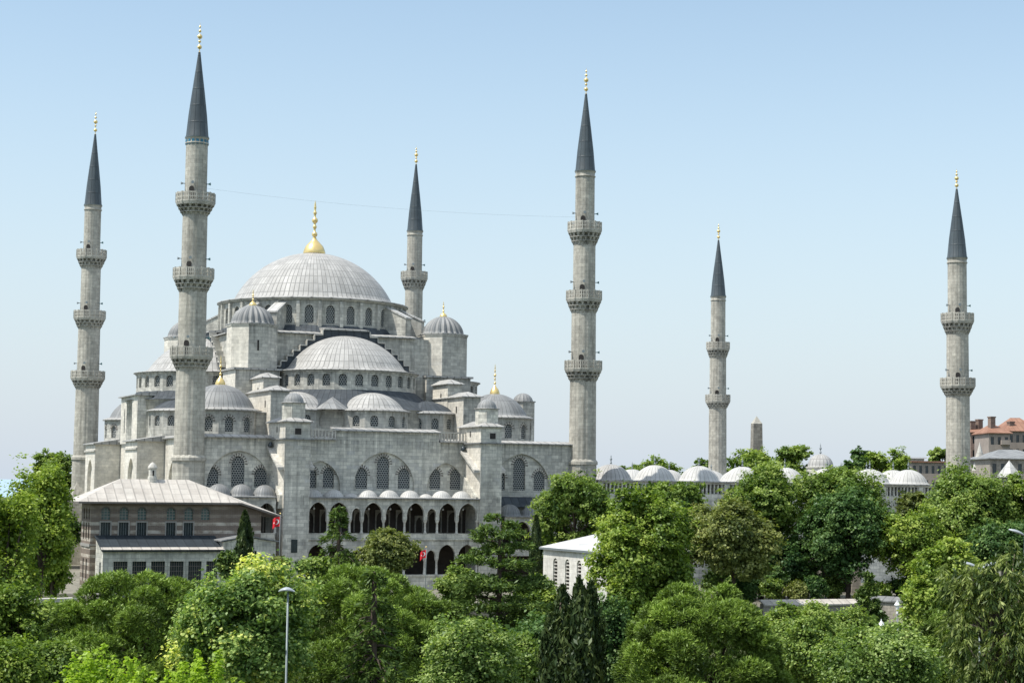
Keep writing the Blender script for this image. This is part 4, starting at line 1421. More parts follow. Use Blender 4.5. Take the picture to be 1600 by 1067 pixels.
# ================================================================== OBELISK, TOWN
p = at(1182, 720, 420)
zt = at(1182, 650, 420).z
zc = at(1182, 662, 420).z
ob = thing('obelisk', 'tall rough stone obelisk with pointed top rising behind the courtyard trees', 'obelisk', (p.x, p.y, 0))
def sq(c, h, z, a=.55):
    return [(c.x + h * 1.414 * math.cos(a + i * PI / 2), c.y + h * 1.414 * math.sin(a + i * PI / 2), z) for i in range(4)]
mb = MB().hexa(sq(p, 1.5, 0), sq(p, 1.02, zc))
mb.build('shaft', M['stone_dark'], ob)
MB().hexa(sq(p, 1.05, zc + .003), sq(p, .02, zt)).build('pyramid_top', M['stone_min'], ob)


def house(label, px0, px1, ytop, D, depth, floors, mwall, mroof, zroof, chim=(), group=None, balc=False, flat=False, yawoff=0.0, wcols=4):
    a, b = at(px0, ytop, D), at(px1, ytop, D)
    if yawoff:
        b = at(px1, ytop, D + yawoff)
    zt = a.z
    a, b = Vector((a.x, a.y, 0)), Vector((b.x, b.y, 0))
    t = (b - a).normalized()
    n = Vector((-t.y, t.x, 0))
    L = (b - a).length
    h = thing('town_house', label, 'house', (a.x, a.y, 0), group)
    fr = ((a.x, a.y), (t.x, t.y), (n.x, n.y))
    rows = []
    wins = []
    for f in range(floors):
        z1 = zt - .7 - f * 3.0
        for i in range(wcols):
            xc = L * (i + .5) / wcols
            w = min(1.1, L / wcols * .45)
            wins.append((xc - w / 2, xc + w / 2, z1 - 1.6, z1))
    mb = MB().slab(fr, [(0, 0), (L, 0), (L, zt), (0, zt)], [[(q[0], q[2]), (q[1], q[2]), (q[1], q[3]), (q[0], q[3])] for q in wins], .3)
    c, d_ = b + n * depth, a + n * depth
    for p_, q_, en in ((b, c, 0), (c, d_, 0), (d_, a, .302)):
        tt = (q_ - p_).normalized()
        le = (q_ - p_).length - en
        mb.slab(((p_.x, p_.y), (tt.x, tt.y), (-tt.y, tt.x)), [(.302, 0), (le, 0), (le, zt), (.302, zt)], [], .3)
    wl = mb.build('wall', mwall, h)
    for q in wins:
        MB().poly(fr, [(q[0] - .05, q[2] - .05), (q[1] + .05, q[2] - .05), (q[1] + .05, q[3] + .05), (q[0] - .05, q[3] + .05)], .15).build('window', M['glass'], wl)
    if balc:
        for f in range(floors):
            z1 = zt - 2.3 - f * 3.0
            q = [fp(fr, L * .55, z1, -.9), fp(fr, L * .98, z1, -.9), fp(fr, L * .98, z1, -.003), fp(fr, L * .55, z1, -.003)]
            MB().hexa(q, [(x, y, z + .95) for x, y, z in q]).build('balcony', M['render'], wl)
    ring = [fp(fr, -.5, 0, -.5), fp(fr, L + .5, 0, -.5), fp(fr, L + .5, 0, depth + .5), fp(fr, -.5, 0, depth + .5)]
    if flat:
        rf = MB().prism([(x, y) for x, y, z in ring], zt + .003, zt + .3).build('roof', mroof, h)
    else:
        m0 = fp(fr, min(L * .35, depth * .5), zt + zroof, depth / 2)
        m1 = fp(fr, max(L * .65, L - depth * .5), zt + zroof, depth / 2)
        rf = MB().prism([(x, y) for x, y, z in ring], zt + .003, zt + .15).hip([(x, y) for x, y, z in ring], zt + .153, [m0, m1]).build('roof', mroof, h)
    for (u, v, hh) in chim:
        q = fp(fr, L * u, zt, depth * v)
        MB().box(q[0] - .6, q[0] + .6, q[1] - .5, q[1] + .5, zt - .5, zt + hh).box(q[0] - .7, q[0] + .7, q[1] - .6, q[1] + .6, zt + hh + .002, zt + hh + .25).build('chimney', M['brick'], rf)
    return h


house('brown brick town house with twin chimneys just right of the far right minaret', 1517, 1547, 676, 400, 10, 4, M['brick'], M['rooftile'], 1.5, [(.2, .25, 2.4), (.62, .3, 2.8)], wcols=3)
house('grey-brown town house with orange tiled roof, balconies and a tall chimney', 1545, 1578, 677, 385, 12, 4, M['render'], M['rooftile'], 2.0, [(.35, .3, 3.4)], balc=True, wcols=3)
house('town house cut by the right picture edge with high orange roof and dark windows', 1575, 1625, 674, 395, 14, 4, M['render'], M['rooftile'], 3.2, [(.2, .2, 2.0)], wcols=5, balc=True)
house('low white terrace house with a flat roof left of the far right minaret', 1424, 1482, 722, 390, 12, 3, M['render'], M['rooftile'], 1.0, flat=True, wcols=6)
house('small flat roofed house with pale parapet left of the white terrace house', 1412, 1444, 716, 410, 10, 2, M['stone_white'], M['white'], 1.0, flat=True, wcols=4)
house('long low stone hall with grey lead roof at the right edge below the town houses', 1547, 1640, 717, 300, 14, 1, M['stone_old'], M['lead_mid'], 1.7, wcols=7)
# stone cone chimneys of the old kitchens
for px, yt, yb, wpx, D, lab in ((1531, 690, 735, 12, 310, 'tall pointed stone chimney cone beside the far right minaret'),):
    q = at(px, yb, D)
    w = wpx / F_PX * D
    k = thing('cone_chimney', lab, 'chimney', (q.x, q.y, 0))
    ring = [(q.x + w * math.cos(i * PI / 4), q.y + w * math.sin(i * PI / 4)) for i in range(8)]
    MB().prism(ring, 0, q.z - .002).build('shaft', M['stone_old'], k)
    MB().hip(ring, q.z, [(q.x, q.y, at(px, yt, D).z)]).build('cone', M['stone_white'], k)
q = at(1577, 744, 215)
k = thing('kiosk', 'small white kiosk with steep pointed roof above trees at the right edge', 'kiosk', (q.x, q.y, 0))
ring = [(q.x + 1.5 * math.cos(i * PI / 3), q.y + 1.5 * math.sin(i * PI / 3)) for i in range(6)]
MB().prism([(q.x + (x - q.x) * .75, q.y + (y - q.y) * .75) for x, y in ring], 0, q.z - .15).build('wall', M['stone_old'], k)
MB().prism(ring, q.z - .147, q.z).hip(ring, q.z + .002, [(q.x, q.y, at(1577, 719, 215).z)]).build('roof', M['lead_white'], k)


# ================================================================== FLAGS, LAMPS, WALL, PEOPLE
def crescent_star(cx, cz, r, u_of):
    """white crescent and star outlines (2D)"""
    cres = []
    n = 22
    r2, off = r * .8, r * .3
    # intersection of the two circles
    xi = (r * r - r2 * r2 + off * off) / (2 * off)
    t1 = math.acos(xi / r)
    for i in range(n + 1):
        t = t1 + (2 * PI - 2 * t1) * i / n
        cres.append((cx + r * math.cos(t), cz + r * math.sin(t)))
    t2 = math.acos((xi - off) / r2)
    for i in range(n - 1, 0, -1):
        t = t2 + (2 * PI - 2 * t2) * i / n
        cres.append((cx + off + r2 * math.cos(t), cz + r2 * math.sin(t)))
    sc, sr = cx + r * 1.42, r * .46
    star = []
    for i in range(10):
        a = PI + i * PI / 5
        rr = sr if i % 2 == 0 else sr * .40
        star.append((sc + rr * math.cos(a), cz + rr * math.sin(a)))
    return cres, star


def flag(label, px, ytop, ybot, D, size, droop, sgn=-1):
    b = at(px, ybot, D)
    t = at(px, ytop, D)
    z0 = 1.6
    root = thing('flagpole', label, 'flag', (b.x, b.y, z0))
    MB().tube([(b.x, b.y, z0), (b.x, b.y, t.z)], [.04, .025], 8).build('pole', M['lamp_grey'], root)
    MB().ball((b.x, b.y, t.z + .06), .08, 8).build('knob', M['gold'], root)
    W, H = size
    def cloth(u, v, dd=0.0):
        # u from pole outwards 0..W, v up 0..H
        s = u / W
        x = sgn * (u * (1 - droop * .45 * s))
        z = t.z - .25 - H + v - droop * W * .55 * s * s
        y = .16 * math.sin(s * 7.5 + v * 1.3) * s - dd
        r = Vector((UX, -UY, 0)) * x + Vector((UY, UX, 0)) * y
        return (b.x + r.x, b.y + r.y, z)
    mb = MB()
    nu, nv = 22, 12
    k = 0
    mb.v = [cloth(W * i / nu, H * j / nv) for j in range(nv + 1) for i in range(nu + 1)]
    for j in range(nv):
        for i in range(nu):
            k = j * (nu + 1) + i
            mb.f.append([k, k + 1, k + nu + 2, k + nu + 1])
            mb.uv.append(None)
            mb.sm.append(True)
            mb.mi.append(0)
    fl = mb.build('flag', M['red'], root)
    cres, star = crescent_star(W * .36, H * .5, H * .27, None)
    mb = MB()
    for shape in (cres, star):
        vs = [Vector(q) for q in shape]
        ed = [(i, (i + 1) % len(vs)) for i in range(len(vs))]
        r = delaunay_2d_cdt(vs, ed, [], 0, 1e-6)
        for f in r[2]:
            c = sum((r[0][i] for i in f), Vector((0, 0))) / len(f)
            if inside(c, shape):
                mb.face([cloth(r[0][i].x, r[0][i].y, .03) for i in f])
    mb.build('crescent_and_star', M['white'], fl)


flag('red flag with white crescent and star on a pole beside the pavilion annex', 436, 803, 890, 192, (1.05, 1.0), .55)
flag('red flag drooping on a pole in front of the lower gallery arches', 665, 855, 920, 200, (.95, .85), .7)


def tall_lamp(label, px, ytop, D, double, sgn=-1, big=1.0):
    t = at(px, ytop, D)
    root = thing('street_lamp', label, 'street lamp', (t.x, t.y, 0))
    MB().tube([(t.x, t.y, 0), (t.x, t.y, 1.2), (t.x, t.y, t.z)], [.06, .042, .034], 12).build('pole', M['lamp_grey'], root)
    MB().lathe(t.x, t.y, [(.3, 0), (.3, .12), (.16, .3), (.14, .9)], 12).build('foot', M['lamp_grey'], root)
    for s in ((-1, 1) if double else (sgn,)):
        dv = Vector((UX, -UY, 0)) * s
        fw = Vector((UY, UX, 0))
        mb = MB()
        n = 14
        L_ = .95 * big if double else .8 * big
        secs = []
        base = Vector((t.x, t.y, t.z)) + (Vector((0, 0, -.02)) if double else dv * (-.22))
        for i in range(n + 1):
            q = i / n
            c = base + dv * (L_ * q) + Vector((0, 0, (.34 * q ** .8 if double else .08 * math.sin(q * PI)) * big))
            w = (.06 + .22 * math.sin(min(1, q * 1.08) * PI) ** .7) * big * (1.0 if i < n else .2)
            h = (.045 + .10 * math.sin(min(1, q * 1.02) * PI) ** .8) * big * (1.0 if i < n else .2)
            secs.append([c + fw * (w * math.cos(a)) + Vector((0, 0, 1)) * (h * math.sin(a) * (1 if math.sin(a) > 0 else .35)) for a in np.linspace(0, 2 * PI, 14, endpoint=False)])
        m = 14
        mb.v = [tuple(v) for r in secs for v in r]
        for i in range(n):
            for j in range(m):
                mb.f.append([i * m + j, i * m + (j + 1) % m, (i + 1) * m + (j + 1) % m, (i + 1) * m + j])
                mb.uv.append(None); mb.sm.append(True); mb.mi.append(0)
        for r_ in (0, n):
            mb.f.append([r_ * m + j for j in range(m)])
            mb.uv.append(None); mb.sm.append(False); mb.mi.append(0)
        mb.build('lamp_head', M['lamp_head'], root)


tall_lamp('single grey street lamp on a slim pole before the yellowing maple and umbrella pine', 450, 924, 62, False, big=.68)
tall_lamp('double headed grey street lamp among hanging leaves at the right', 1530, 888, 72, True, big=.72)
tall_lamp('grey street lamp head peeking in at the right picture edge', 1601, 836, 76, True, big=.7)


def park_lamp(px, ytop, D, label):
    t = at(px, ytop, D)
    root = thing('park_lamp', label, 'lamp post', (t.x, t.y, 0), 'white park lamps by the garden wall')
    x, y, h = t.x, t.y, t.z
    MB().lathe(x, y, [(.22, 0), (.22, .3), (.12, .5), (.1, .55), (.075, 1.2), (.065, h - 1.3), (.11, h - 1.25), (.11, h - 1.18), (.06, h - 1.1), (.06, h - .95)], 10).build('post', M['white'], root)
    ln = MB().lathe(x, y, [(.12, h - .95), (.2, h - .55), (.2, h - .5)], 6, smooth=False).build('lantern', M['white'], root)
    MB().lathe(x, y, [(.28, h - .5), (.24, h - .42), (.1, h - .22), (.04, h - .15), (.05, h - .1), (0, h)], 8).build('lantern_cap', M['white'], root)


park_lamp(1402, 936, 165, 'white park lamp post standing against the garden wall')
park_lamp(1377, 966, 140, 'white park lamp post half hidden behind the light green maple')

# garden wall in front of the terrace
gw = thing('garden_wall', 'long stone garden wall with sloping coping in front of the terrace trees', 'wall', (40, -60, 0))
wa, wb, wc = at(1190, 943, 192), at(1346, 940, 196), at(1440, 943, 192)
mb = MB()
zt = (at(1215, 938, 192).z + at(1340, 936, 196).z) / 2
def wallseg(p, q, z1, name, mat, w=.35, z0=0.0):
    global d_, nrm
    d_ = (Vector((q.x - p.x, q.y - p.y, 0))).normalized()
    nrm = Vector((-d_.y, d_.x, 0))
    return bar(MB(), Vector((p.x, p.y, 0)), Vector((q.x, q.y, 0)), w, z0, z1).build(name, mat, gw)
w1 = wallseg(wa, wb, zt - .35, 'wall', M['stone_old'])
def P4b(p, q, w0, w1_):
    d = (Vector((q.x - p.x, q.y - p.y, 0))).normalized()
    n = Vector((-d.y, d.x, 0))
    return [p + n * -w0, q + n * -w0, q + n * w1_, p + n * w1_]
r0 = P4b(wa, wb, .55, .55)
MB().hexa([(v.x, v.y, zt - .55 if i < 2 else zt - .1) for i, v in enumerate(r0)], [(v.x, v.y, zt - .4 if i < 2 else zt + .05) for i, v in enumerate(r0)]).build('coping', M['lead_pink'], w1)
w2 = wallseg(wb, wc, zt + .05, 'wall', M['stone_old'], .3)
r0 = P4b(wb, wc, .5, .5)
MB().hexa([(v.x, v.y, zt - .1 if i < 2 else zt + .3) for i, v in enumerate(r0)], [(v.x, v.y, zt + .05 if i < 2 else zt + .45) for i, v in enumerate(r0)]).build('coping', M['lead_mid'], w2)

# terrace gatehouse glimpsed between the trunks
q0, q1 = at(1195, 928, 222), at(1345, 928, 222)
tg = thing('terrace_porch', 'shaded stone porch with dark door glimpsed between tree trunks behind the garden wall', 'porch', (q0.x, q0.y, 1.6))
t = Vector((q1.x - q0.x, q1.y - q0.y, 0))
L_ = t.length
t.normalize()
frp = ((q0.x, q0.y), (t.x, t.y), (-t.y, t.x))
ops = [arch(L_ * u, 1.5, 1.7, 4.4, 5.3, 5) for u in (.12, .3, .48, .66, .84)]
wl = MB().slab(frp, [(0, 1.6), (L_, 1.6), (L_, 6.6), (0, 6.6)], ops, .5).build('wall', M['stone_old'], tg)
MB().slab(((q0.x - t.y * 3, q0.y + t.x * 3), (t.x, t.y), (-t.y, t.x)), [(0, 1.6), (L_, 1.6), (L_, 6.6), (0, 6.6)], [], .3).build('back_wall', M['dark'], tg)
c4 = [fp(frp, -.4, 0, -.5), fp(frp, L_ + .4, 0, -.5), fp(frp, L_ + .4, 0, 3.3), fp(frp, -.4, 0, 3.3)]
MB().prism([(x, y) for x, y, z in c4], 6.603, 6.85).build('roof', M['lead_mid'], tg)

M['skin'] = mat_plain('skin', (0.52, 0.32, 0.22), 0.6, 0, 0.1, 3)
M['hair'] = mat_plain('dark_hair', (0.03, 0.022, 0.018), 0.7, 0, 0.2, 3)


def person(px, py, D, shirt, trousers, label, turn=0.0, arm=0.35, stride=.18):
    g = at(px, py, D)
    z0 = 1.62
    root = thing('person', label, 'person', (g.x, g.y, z0), None)
    root.rotation_euler = (0, 0, turn)
    J = {'pel': (0, 0, .95, .14), 'sp': (0, 0, 1.15, .135), 'ch': (0, 0, 1.36, .155), 'nk': (0, 0, 1.50, .055), 'hd': (0, -.015, 1.60, .085), 'tp': (0, -.005, 1.70, .085)}
    E_ = [('pel', 'sp'), ('sp', 'ch'), ('ch', 'nk'), ('nk', 'hd'), ('hd', 'tp')]
    for s, nm in ((-1, 'l'), (1, 'r')):
        J['hip' + nm] = (s * .1, 0, .88, .095)
        J['kn' + nm] = (s * .11, -s * stride * .5, .48, .062)
        J['an' + nm] = (s * .11, -s * stride, .09, .042)
        J['to' + nm] = (s * .12, -s * stride - .17, .04, .035)
        J['sh' + nm] = (s * .2, 0, 1.42, .062)
        J['el' + nm] = (s * .27, s * arm * .3, 1.13, .042)
        J['wr' + nm] = (s * .28, s * arm * .3 - .14, .9, .03)
        J['hn' + nm] = (s * .28, s * arm * .3 - .2, .82, .033)
        E_ += [('pel', 'hip' + nm), ('hip' + nm, 'kn' + nm), ('kn' + nm, 'an' + nm), ('an' + nm, 'to' + nm),
               ('ch', 'sh' + nm), ('sh' + nm, 'el' + nm), ('el' + nm, 'wr' + nm), ('wr' + nm, 'hn' + nm)]
    def skin(keys, grow_, name, mat, parent):
        idx = {k: i for i, k in enumerate(keys)}
        me = bpy.data.meshes.new(name)
        me.from_pydata([J[k][:3] for k in keys], [(idx[a], idx[b]) for a, b in E_ if a in idx and b in idx], [])
        o = bpy.data.objects.new(name, me)
        COL.objects.link(o)
        md = o.modifiers.new('skin', 'SKIN')
        for k in keys:
            sv = me.skin_vertices[0].data[idx[k]]
            sv.radius = (J[k][3] * grow_, J[k][3] * grow_ * (.8 if k in ('ch', 'sp', 'pel') else 1))
            sv.use_root = k == keys[0]
        o.modifiers.new('sub', 'SUBSURF').levels = 1
        dg = bpy.context.evaluated_depsgraph_get()
        m2 = bpy.data.meshes.new_from_object(o.evaluated_get(dg))
        o.modifiers.clear()
        o.data = m2
        m2.materials.clear()
        m2.materials.append(mat)
        o.parent = parent
        return o
    body = skin(list(J), 1.0, 'body', M['skin'], root)
    skin(['pel', 'sp', 'ch', 'shl', 'shr', 'ell', 'elr'], 1.12, 'shirt', shirt, root)
    skin(['pel', 'hipl', 'hipr', 'knl', 'knr', 'anl', 'anr'], 1.14, 'trousers', trousers, root)
    MB().ball((g.x, g.y + .01, z0 + 1.675), .105, 8, sz=1.05).build('hair', M['hair'], root)


CL = lambda n, c: mat_plain(n, c, .85, 0, .1, 3)
cw, cr, cbl, cbk, cor = CL('white_cotton', (.7, .7, .7)), CL('red_cotton', (.5, .05, .05)), CL('blue_denim', (.06, .09, .16)), CL('dark_cotton', (.03, .03, .035)), CL('orange_cotton', (.75, .35, .18))
person(1216, 925, 200, cr, cbk, 'person in a red shirt and dark trousers behind the garden wall', .4)
person(1219.5, 925, 201, cw, cbl, 'person in a white shirt and blue trousers beside the person in red', -.6)
person(1232, 928, 199, cw, cbk, 'person in a white shirt and dark trousers walking apart near the shrubs', 1.2)
person(1246, 929, 199, CL('pink_cotton', (.7, .4, .38)), cbl, 'person in a pink shirt behind the garden wall near the shrubs', 2.0)
person(1347, 918, 203, cor, cw, 'person in an orange shirt and white trousers between the dark tree trunks', -1.2)
person(1288, 918, 206, cw, cbl, 'person in white shirt and blue trousers in the shade under the dark plane tree', 2.6)


# ================================================================== GROUND, SEA
def mat_ground():
    s = NT('dry_grass_and_earth')
    pos = s.pos()
    a = s.ramp(s.noise(pos, .08, 6, .65), .35, .65)
    b = s.ramp(s.noise(pos, .9, 6, .7), .35, .7)
    col = s.mix(a, (.055, .085, .025), (.12, .11, .055))
    col = s.mix(s.math('MULTIPLY', b, .7), col, (.035, .055, .018))
    return s.bsdf(col, .95, 0, .1, bump=s.noise(pos, 2.5, 6, .7), bs=.8, bd=.2)


def mat_sea():
    s = NT('hazy_sea')
    pos = s.pos()
    col = s.mix(s.ramp(s.noise(s.scale(pos, (.0006, .004, 1)), 1, 4), .35, .65), (.30, .42, .52), (.36, .47, .56))
    return s.bsdf(col, .5, 0, .3)


def smooth(v, a, b):
    t = min(1, max(0, (v - a) / (b - a)))
    return t * t * (3 - 2 * t)


xs = [-4000, -2000, -1000, -500, -300] + list(range(-240, 330, 10)) + [400, 600, 900, 1500, 3000, 5000]
ys = [-1200, -600, -400] + list(range(-300, 330, 10)) + [400, 500, 700, 1000, 1600, 3000, 5000]
def gz(x, y):
    f = smooth(y, 110, 250) * (1 - smooth(x, 70, 150))
    f = max(f, smooth(-x, 90, 260) * smooth(y, -150, 0), smooth(math.hypot(x, y), 1200, 3500))
    return -55 * f + .25 * math.sin(x * .09) * math.cos(y * .07) * (1 - f)
me = bpy.data.meshes.new('ground')
V_ = [(x, y, gz(x, y)) for y in ys for x in xs]
nx = len(xs)
me.from_pydata(V_, [], [(j * nx + i, j * nx + i + 1, (j + 1) * nx + i + 1, (j + 1) * nx + i) for j in range(len(ys) - 1) for i in range(nx - 1)])
me.materials.append(mat_ground())
for p in me.polygons:
    p.use_smooth = True
g = bpy.data.objects.new('ground', me)
COL.objects.link(g)
tag(g, kind='structure')
S_ = 90000
tag(MB().face([(-S_, -S_, -46), (S_, -S_, -46), (S_, S_, -46), (-S_, S_, -46)]) or MB().box(-S_, S_, -S_, S_, -47, -46).build('sea', mat_sea()), kind='structure')

M['paving'] = mat_stone('terrace_paving', (.25, .235, .19), (.20, .19, .155), bw=1.2, rh=.8, dirt=.3, patch=.2)
tp = [(-17, -4), (7, -24), (12, -30), (wa.x - 6, wa.y + 6), (wa.x, wa.y + .4), (wb.x, wb.y + .4), (wc.x, wc.y + .35), (150, wc.y - 12), (150, 104), (-17, 104)]
tag(MB().prism(tp, -1.0, 1.6).build('terrace', M['paving']), kind='structure')
r0, r1 = at(-40, 1052, 92), at(60, 1052, 92)
mb = MB()
dd = Vector((UY, UX, 0))
dr_ = Vector((UX, -UY, 0))
c0 = Vector((r0.x, r0.y, 0))
q = [c0 - dr_ * 30 - dd * 9, c0 + dr_ * 60 - dd * 9, c0 + dr_ * 60 + dd * 14, c0 - dr_ * 30 + dd * 14]
mb.hexa([(v.x, v.y, -.6) for v in q], [(v.x, v.y, .36) for v in q])
tag(mb.build('pavement', M['paving']), kind='structure')


# ================================================================== TREES
LEAF = {
    'plane': mat_leaf('plane_leaves', (0.039, 0.078, 0.015), (0.189, 0.281, 0.044), (0.403, 0.476, 0.112)),
    'lime': mat_leaf('lime_leaves', (0.039, 0.084, 0.018), (0.183, 0.268, 0.056), (0.358, 0.437, 0.123)),
    'dark': mat_leaf('dark_leaves', (0.021, 0.057, 0.018), (0.078, 0.149, 0.041), (0.168, 0.252, 0.078), .25),
    'olive': mat_leaf('olive_leaves', (0.054, 0.081, 0.024), (0.201, 0.232, 0.067), (0.358, 0.375, 0.134)),
    'yellow': mat_leaf('yellowing_leaves', (0.074, 0.143, 0.038), (0.329, 0.448, 0.137), (0.750, 0.750, 0.212), .4),
    'bright': mat_leaf('bright_leaves', (0.075, 0.150, 0.012), (0.220, 0.342, 0.027), (0.448, 0.582, 0.078), .45),
    'fresh': mat_leaf('fresh_leaves', (0.045, 0.090, 0.021), (0.183, 0.271, 0.068), (0.470, 0.560, 0.202), .4),
    'pine': mat_leaf('pine_needles', (0.039, 0.063, 0.015), (0.156, 0.234, 0.044), (0.291, 0.403, 0.078), .2),
    'cedar': mat_leaf('cedar_needles', (0.026, 0.054, 0.015), (0.116, 0.181, 0.044), (0.263, 0.336, 0.090), .2),
    'cypress': mat_leaf('cypress_leaves', (0.015, 0.030, 0.011), (0.039, 0.063, 0.021), (0.095, 0.123, 0.038), .12),
    'loose': mat_leaf('loose_leaves', (0.069, 0.131, 0.022), (0.265, 0.356, 0.059), (0.484, 0.559, 0.113), .4),
    'droop': mat_leaf('hanging_leaves', (.036, .064, .016), (.190, .245, .062), (.48, .52, .20), .3),
}


def unit(a):
    return a / np.maximum(np.linalg.norm(a, axis=-1, keepdims=True), 1e-9)


def leaf_object(name, P, N, T, L, W, tint, mat, parent, fold=0.0):
    """rhombic leaves: centre P, normal N, long axis T"""
    n = len(P)
    T = unit(T - N * np.sum(T * N, 1, keepdims=True))
    B = np.cross(N, T)
    L = L[:, None]
    W = W[:, None]
    v = np.empty((n, 4, 3), dtype=np.float32)
    v[:, 0] = P - T * L * .5
    v[:, 1] = P + B * W * .5 + T * L * .05 + N * fold * W
    v[:, 2] = P + T * L * .5
    v[:, 3] = P - B * W * .5 + T * L * .05 + N * fold * W
    me = bpy.data.meshes.new(name)
    me.vertices.add(4 * n)
    me.vertices.foreach_set('co', v.reshape(-1))
    me.loops.add(4 * n)
    me.loops.foreach_set('vertex_index', np.arange(4 * n, dtype=np.int32))
    me.polygons.add(n)
    me.polygons.foreach_set('loop_start', np.arange(0, 4 * n, 4, dtype=np.int32))
    me.polygons.foreach_set('loop_total', np.full(n, 4, dtype=np.int32))
    at_ = me.attributes.new('tint', 'FLOAT', 'FACE')
    at_.data.foreach_set('value', np.clip(tint, 0, 1).astype(np.float32))
    me.materials.append(mat)
    me.update()
    me.validate()
    o = bpy.data.objects.new(name, me)
    COL.objects.link(o)
    o.parent = parent
    return o


def rdir(rng, n):
    return unit(rng.normal(size=(n, 3)))


def blob_points(rng, rx, rz, zc, lobes, per, lobr=(.34, .52), up=.25, core=.62):
    """clump centres spread over a lobed crown, with outward directions (crown axis at x=y=0)"""
    d = rdir(rng, lobes)
    d[:, 2] = d[:, 2] * .9 + up
    d = unit(d)
    f = core * (0.62 + .52 * rng.random(lobes))
    c = d * np.array([rx, rx, rz]) * f[:, None]
    r = rng.uniform(lobr[0], lobr[1], lobes)
    out, outd = [], []
    for i in range(lobes):
        q = rdir(rng, per)
        q = unit(q + d[i] * .55 + np.array([0, 0, .25]))
        s = r[i] * np.array([rx, rx, rz * .95]) * (.75 + .3 * rng.random((per, 1)))
        out.append(c[i] + q * s)
        outd.append(q)
    P, D_ = np.concatenate(out), np.concatenate(outd)
    # stray twigs that break the outline
    far_ = rng.random(len(P)) < .14
    P = P * np.where(far_, 1 + .20 * rng.random(len(P)), 1.0)[:, None]
    P[:, 2] += zc + np.where(far_, rng.random(len(P)) * .06 * rz, 0)
    return P, D_, c + np.array([0, 0, zc])


def trunk_mesh(name, parent, h, r, tips, rng, mat, bend=.3, lim=10):
    mb = MB()
    o = root_loc(parent)
    pts, rad = [], []
    for i in range(6):
        t = i / 5
        pts.append((o.x + bend * math.sin(t * 2.5) * .6, o.y + bend * math.cos(t * 3) * .3, o.z - .3 + (h + .3) * t))
        rad.append(r * (1.25 if i == 0 else 1 - .55 * t))
    mb.tube(pts, rad, 9)
    for k, tip in enumerate(tips[:lim]):
        t0 = .45 + .5 * rng.random()
        i = min(4, int(t0 * 5))
        a = Vector(pts[i]).lerp(Vector(pts[i + 1]), t0 * 5 - i)
        b = Vector((o.x + tip[0], o.y + tip[1], o.z + tip[2]))
        m = a.lerp(b, .5) + Vector((0, 0, .12 * (b - a).length))
        rr = r * .42
        mb.tube([a, a.lerp(m, .5) + Vector((0, 0, .1)), m, b], [rr, rr * .8, rr * .55, rr * .18], 6)
    return mb.build(name, mat, parent)


def spread(rng, C, D_, per, rc, flat=.6):
    n = len(C)
    off = rng.normal(size=(n, per, 3)) * .5
    off[..., 2] *= flat
    P = C[:, None, :] + off * rc * 1.0 + D_[:, None, :] * rc * .15
    return P.reshape(-1, 3), np.repeat(D_, per, 0)


def broadleaf(name, label, px, ptop, hw, D, mat, z0=0.0, pbot=None, seed=1, leaf=.3, dens=1.0, lobes=22, per=26, nl=16, gap=1.0, bark='bark', rc=None, group=None, loose=False, droop=0.0, up=.25, tintbias=0.0, ratio=None, core=.66, lobr=(.30, .46), flat=.6, lobvar=.14):
    rng = np.random.default_rng(seed)
    t = at(px, ptop, D)
    H = t.z - z0
    rx = hw / F_PX * D
    zb = (at(px, pbot, D).z - z0) if pbot else H - 2 * rx * .9
    zb = max(zb, H * .12)
    rz = (H - zb) / 2
    zc = (H + zb) / 2
    root = thing(name, label, 'tree', (t.x, t.y, z0), group)
    C, Dv, lc = blob_points(rng, rx * .98, rz * .98, zc, lobes, per, lobr, up=up, core=core)
    rc = rc or max(.38, rx * .125)
    k_ = int(nl * dens * 1.35)
    P, Dn = spread(rng, C, Dv, k_, rc, flat)
    n = len(P)
    N = unit(Dn * .6 + np.array([0, 0, .7]) + rng.normal(size=(n, 3)) * .5)
    T = rng.normal(size=(n, 3)) + np.array([0, 0, -droop]) + Dn * .6
    L = leaf * .88 * rng.uniform(.65, 1.3, n)
    cl = np.repeat(rng.normal(size=len(C)) * .15, k_)
    lobe = np.repeat(np.repeat(rng.normal(size=lobes) * lobvar, per), k_)
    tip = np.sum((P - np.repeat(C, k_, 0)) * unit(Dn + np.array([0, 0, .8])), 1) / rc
    tint = .47 + tintbias + cl + lobe + rng.normal(size=n) * .13 + .10 * tip  # light painted in: upper outer side of each clump tinted paler
    # inner leaves tinted dark, crown shade painted into their colour
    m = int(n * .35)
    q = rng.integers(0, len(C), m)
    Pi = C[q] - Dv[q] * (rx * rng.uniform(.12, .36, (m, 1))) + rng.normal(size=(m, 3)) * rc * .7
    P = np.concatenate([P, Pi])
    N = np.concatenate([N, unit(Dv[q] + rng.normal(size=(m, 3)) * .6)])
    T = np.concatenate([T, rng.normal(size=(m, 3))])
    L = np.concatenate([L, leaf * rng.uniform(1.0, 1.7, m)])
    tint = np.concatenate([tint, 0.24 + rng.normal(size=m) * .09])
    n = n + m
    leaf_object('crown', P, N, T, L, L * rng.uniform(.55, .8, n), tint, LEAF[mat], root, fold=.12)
    trunk_mesh('trunk', root, zc, max(.14, H * .018 + .05), lc, rng, M[bark], lim=14)
    return root


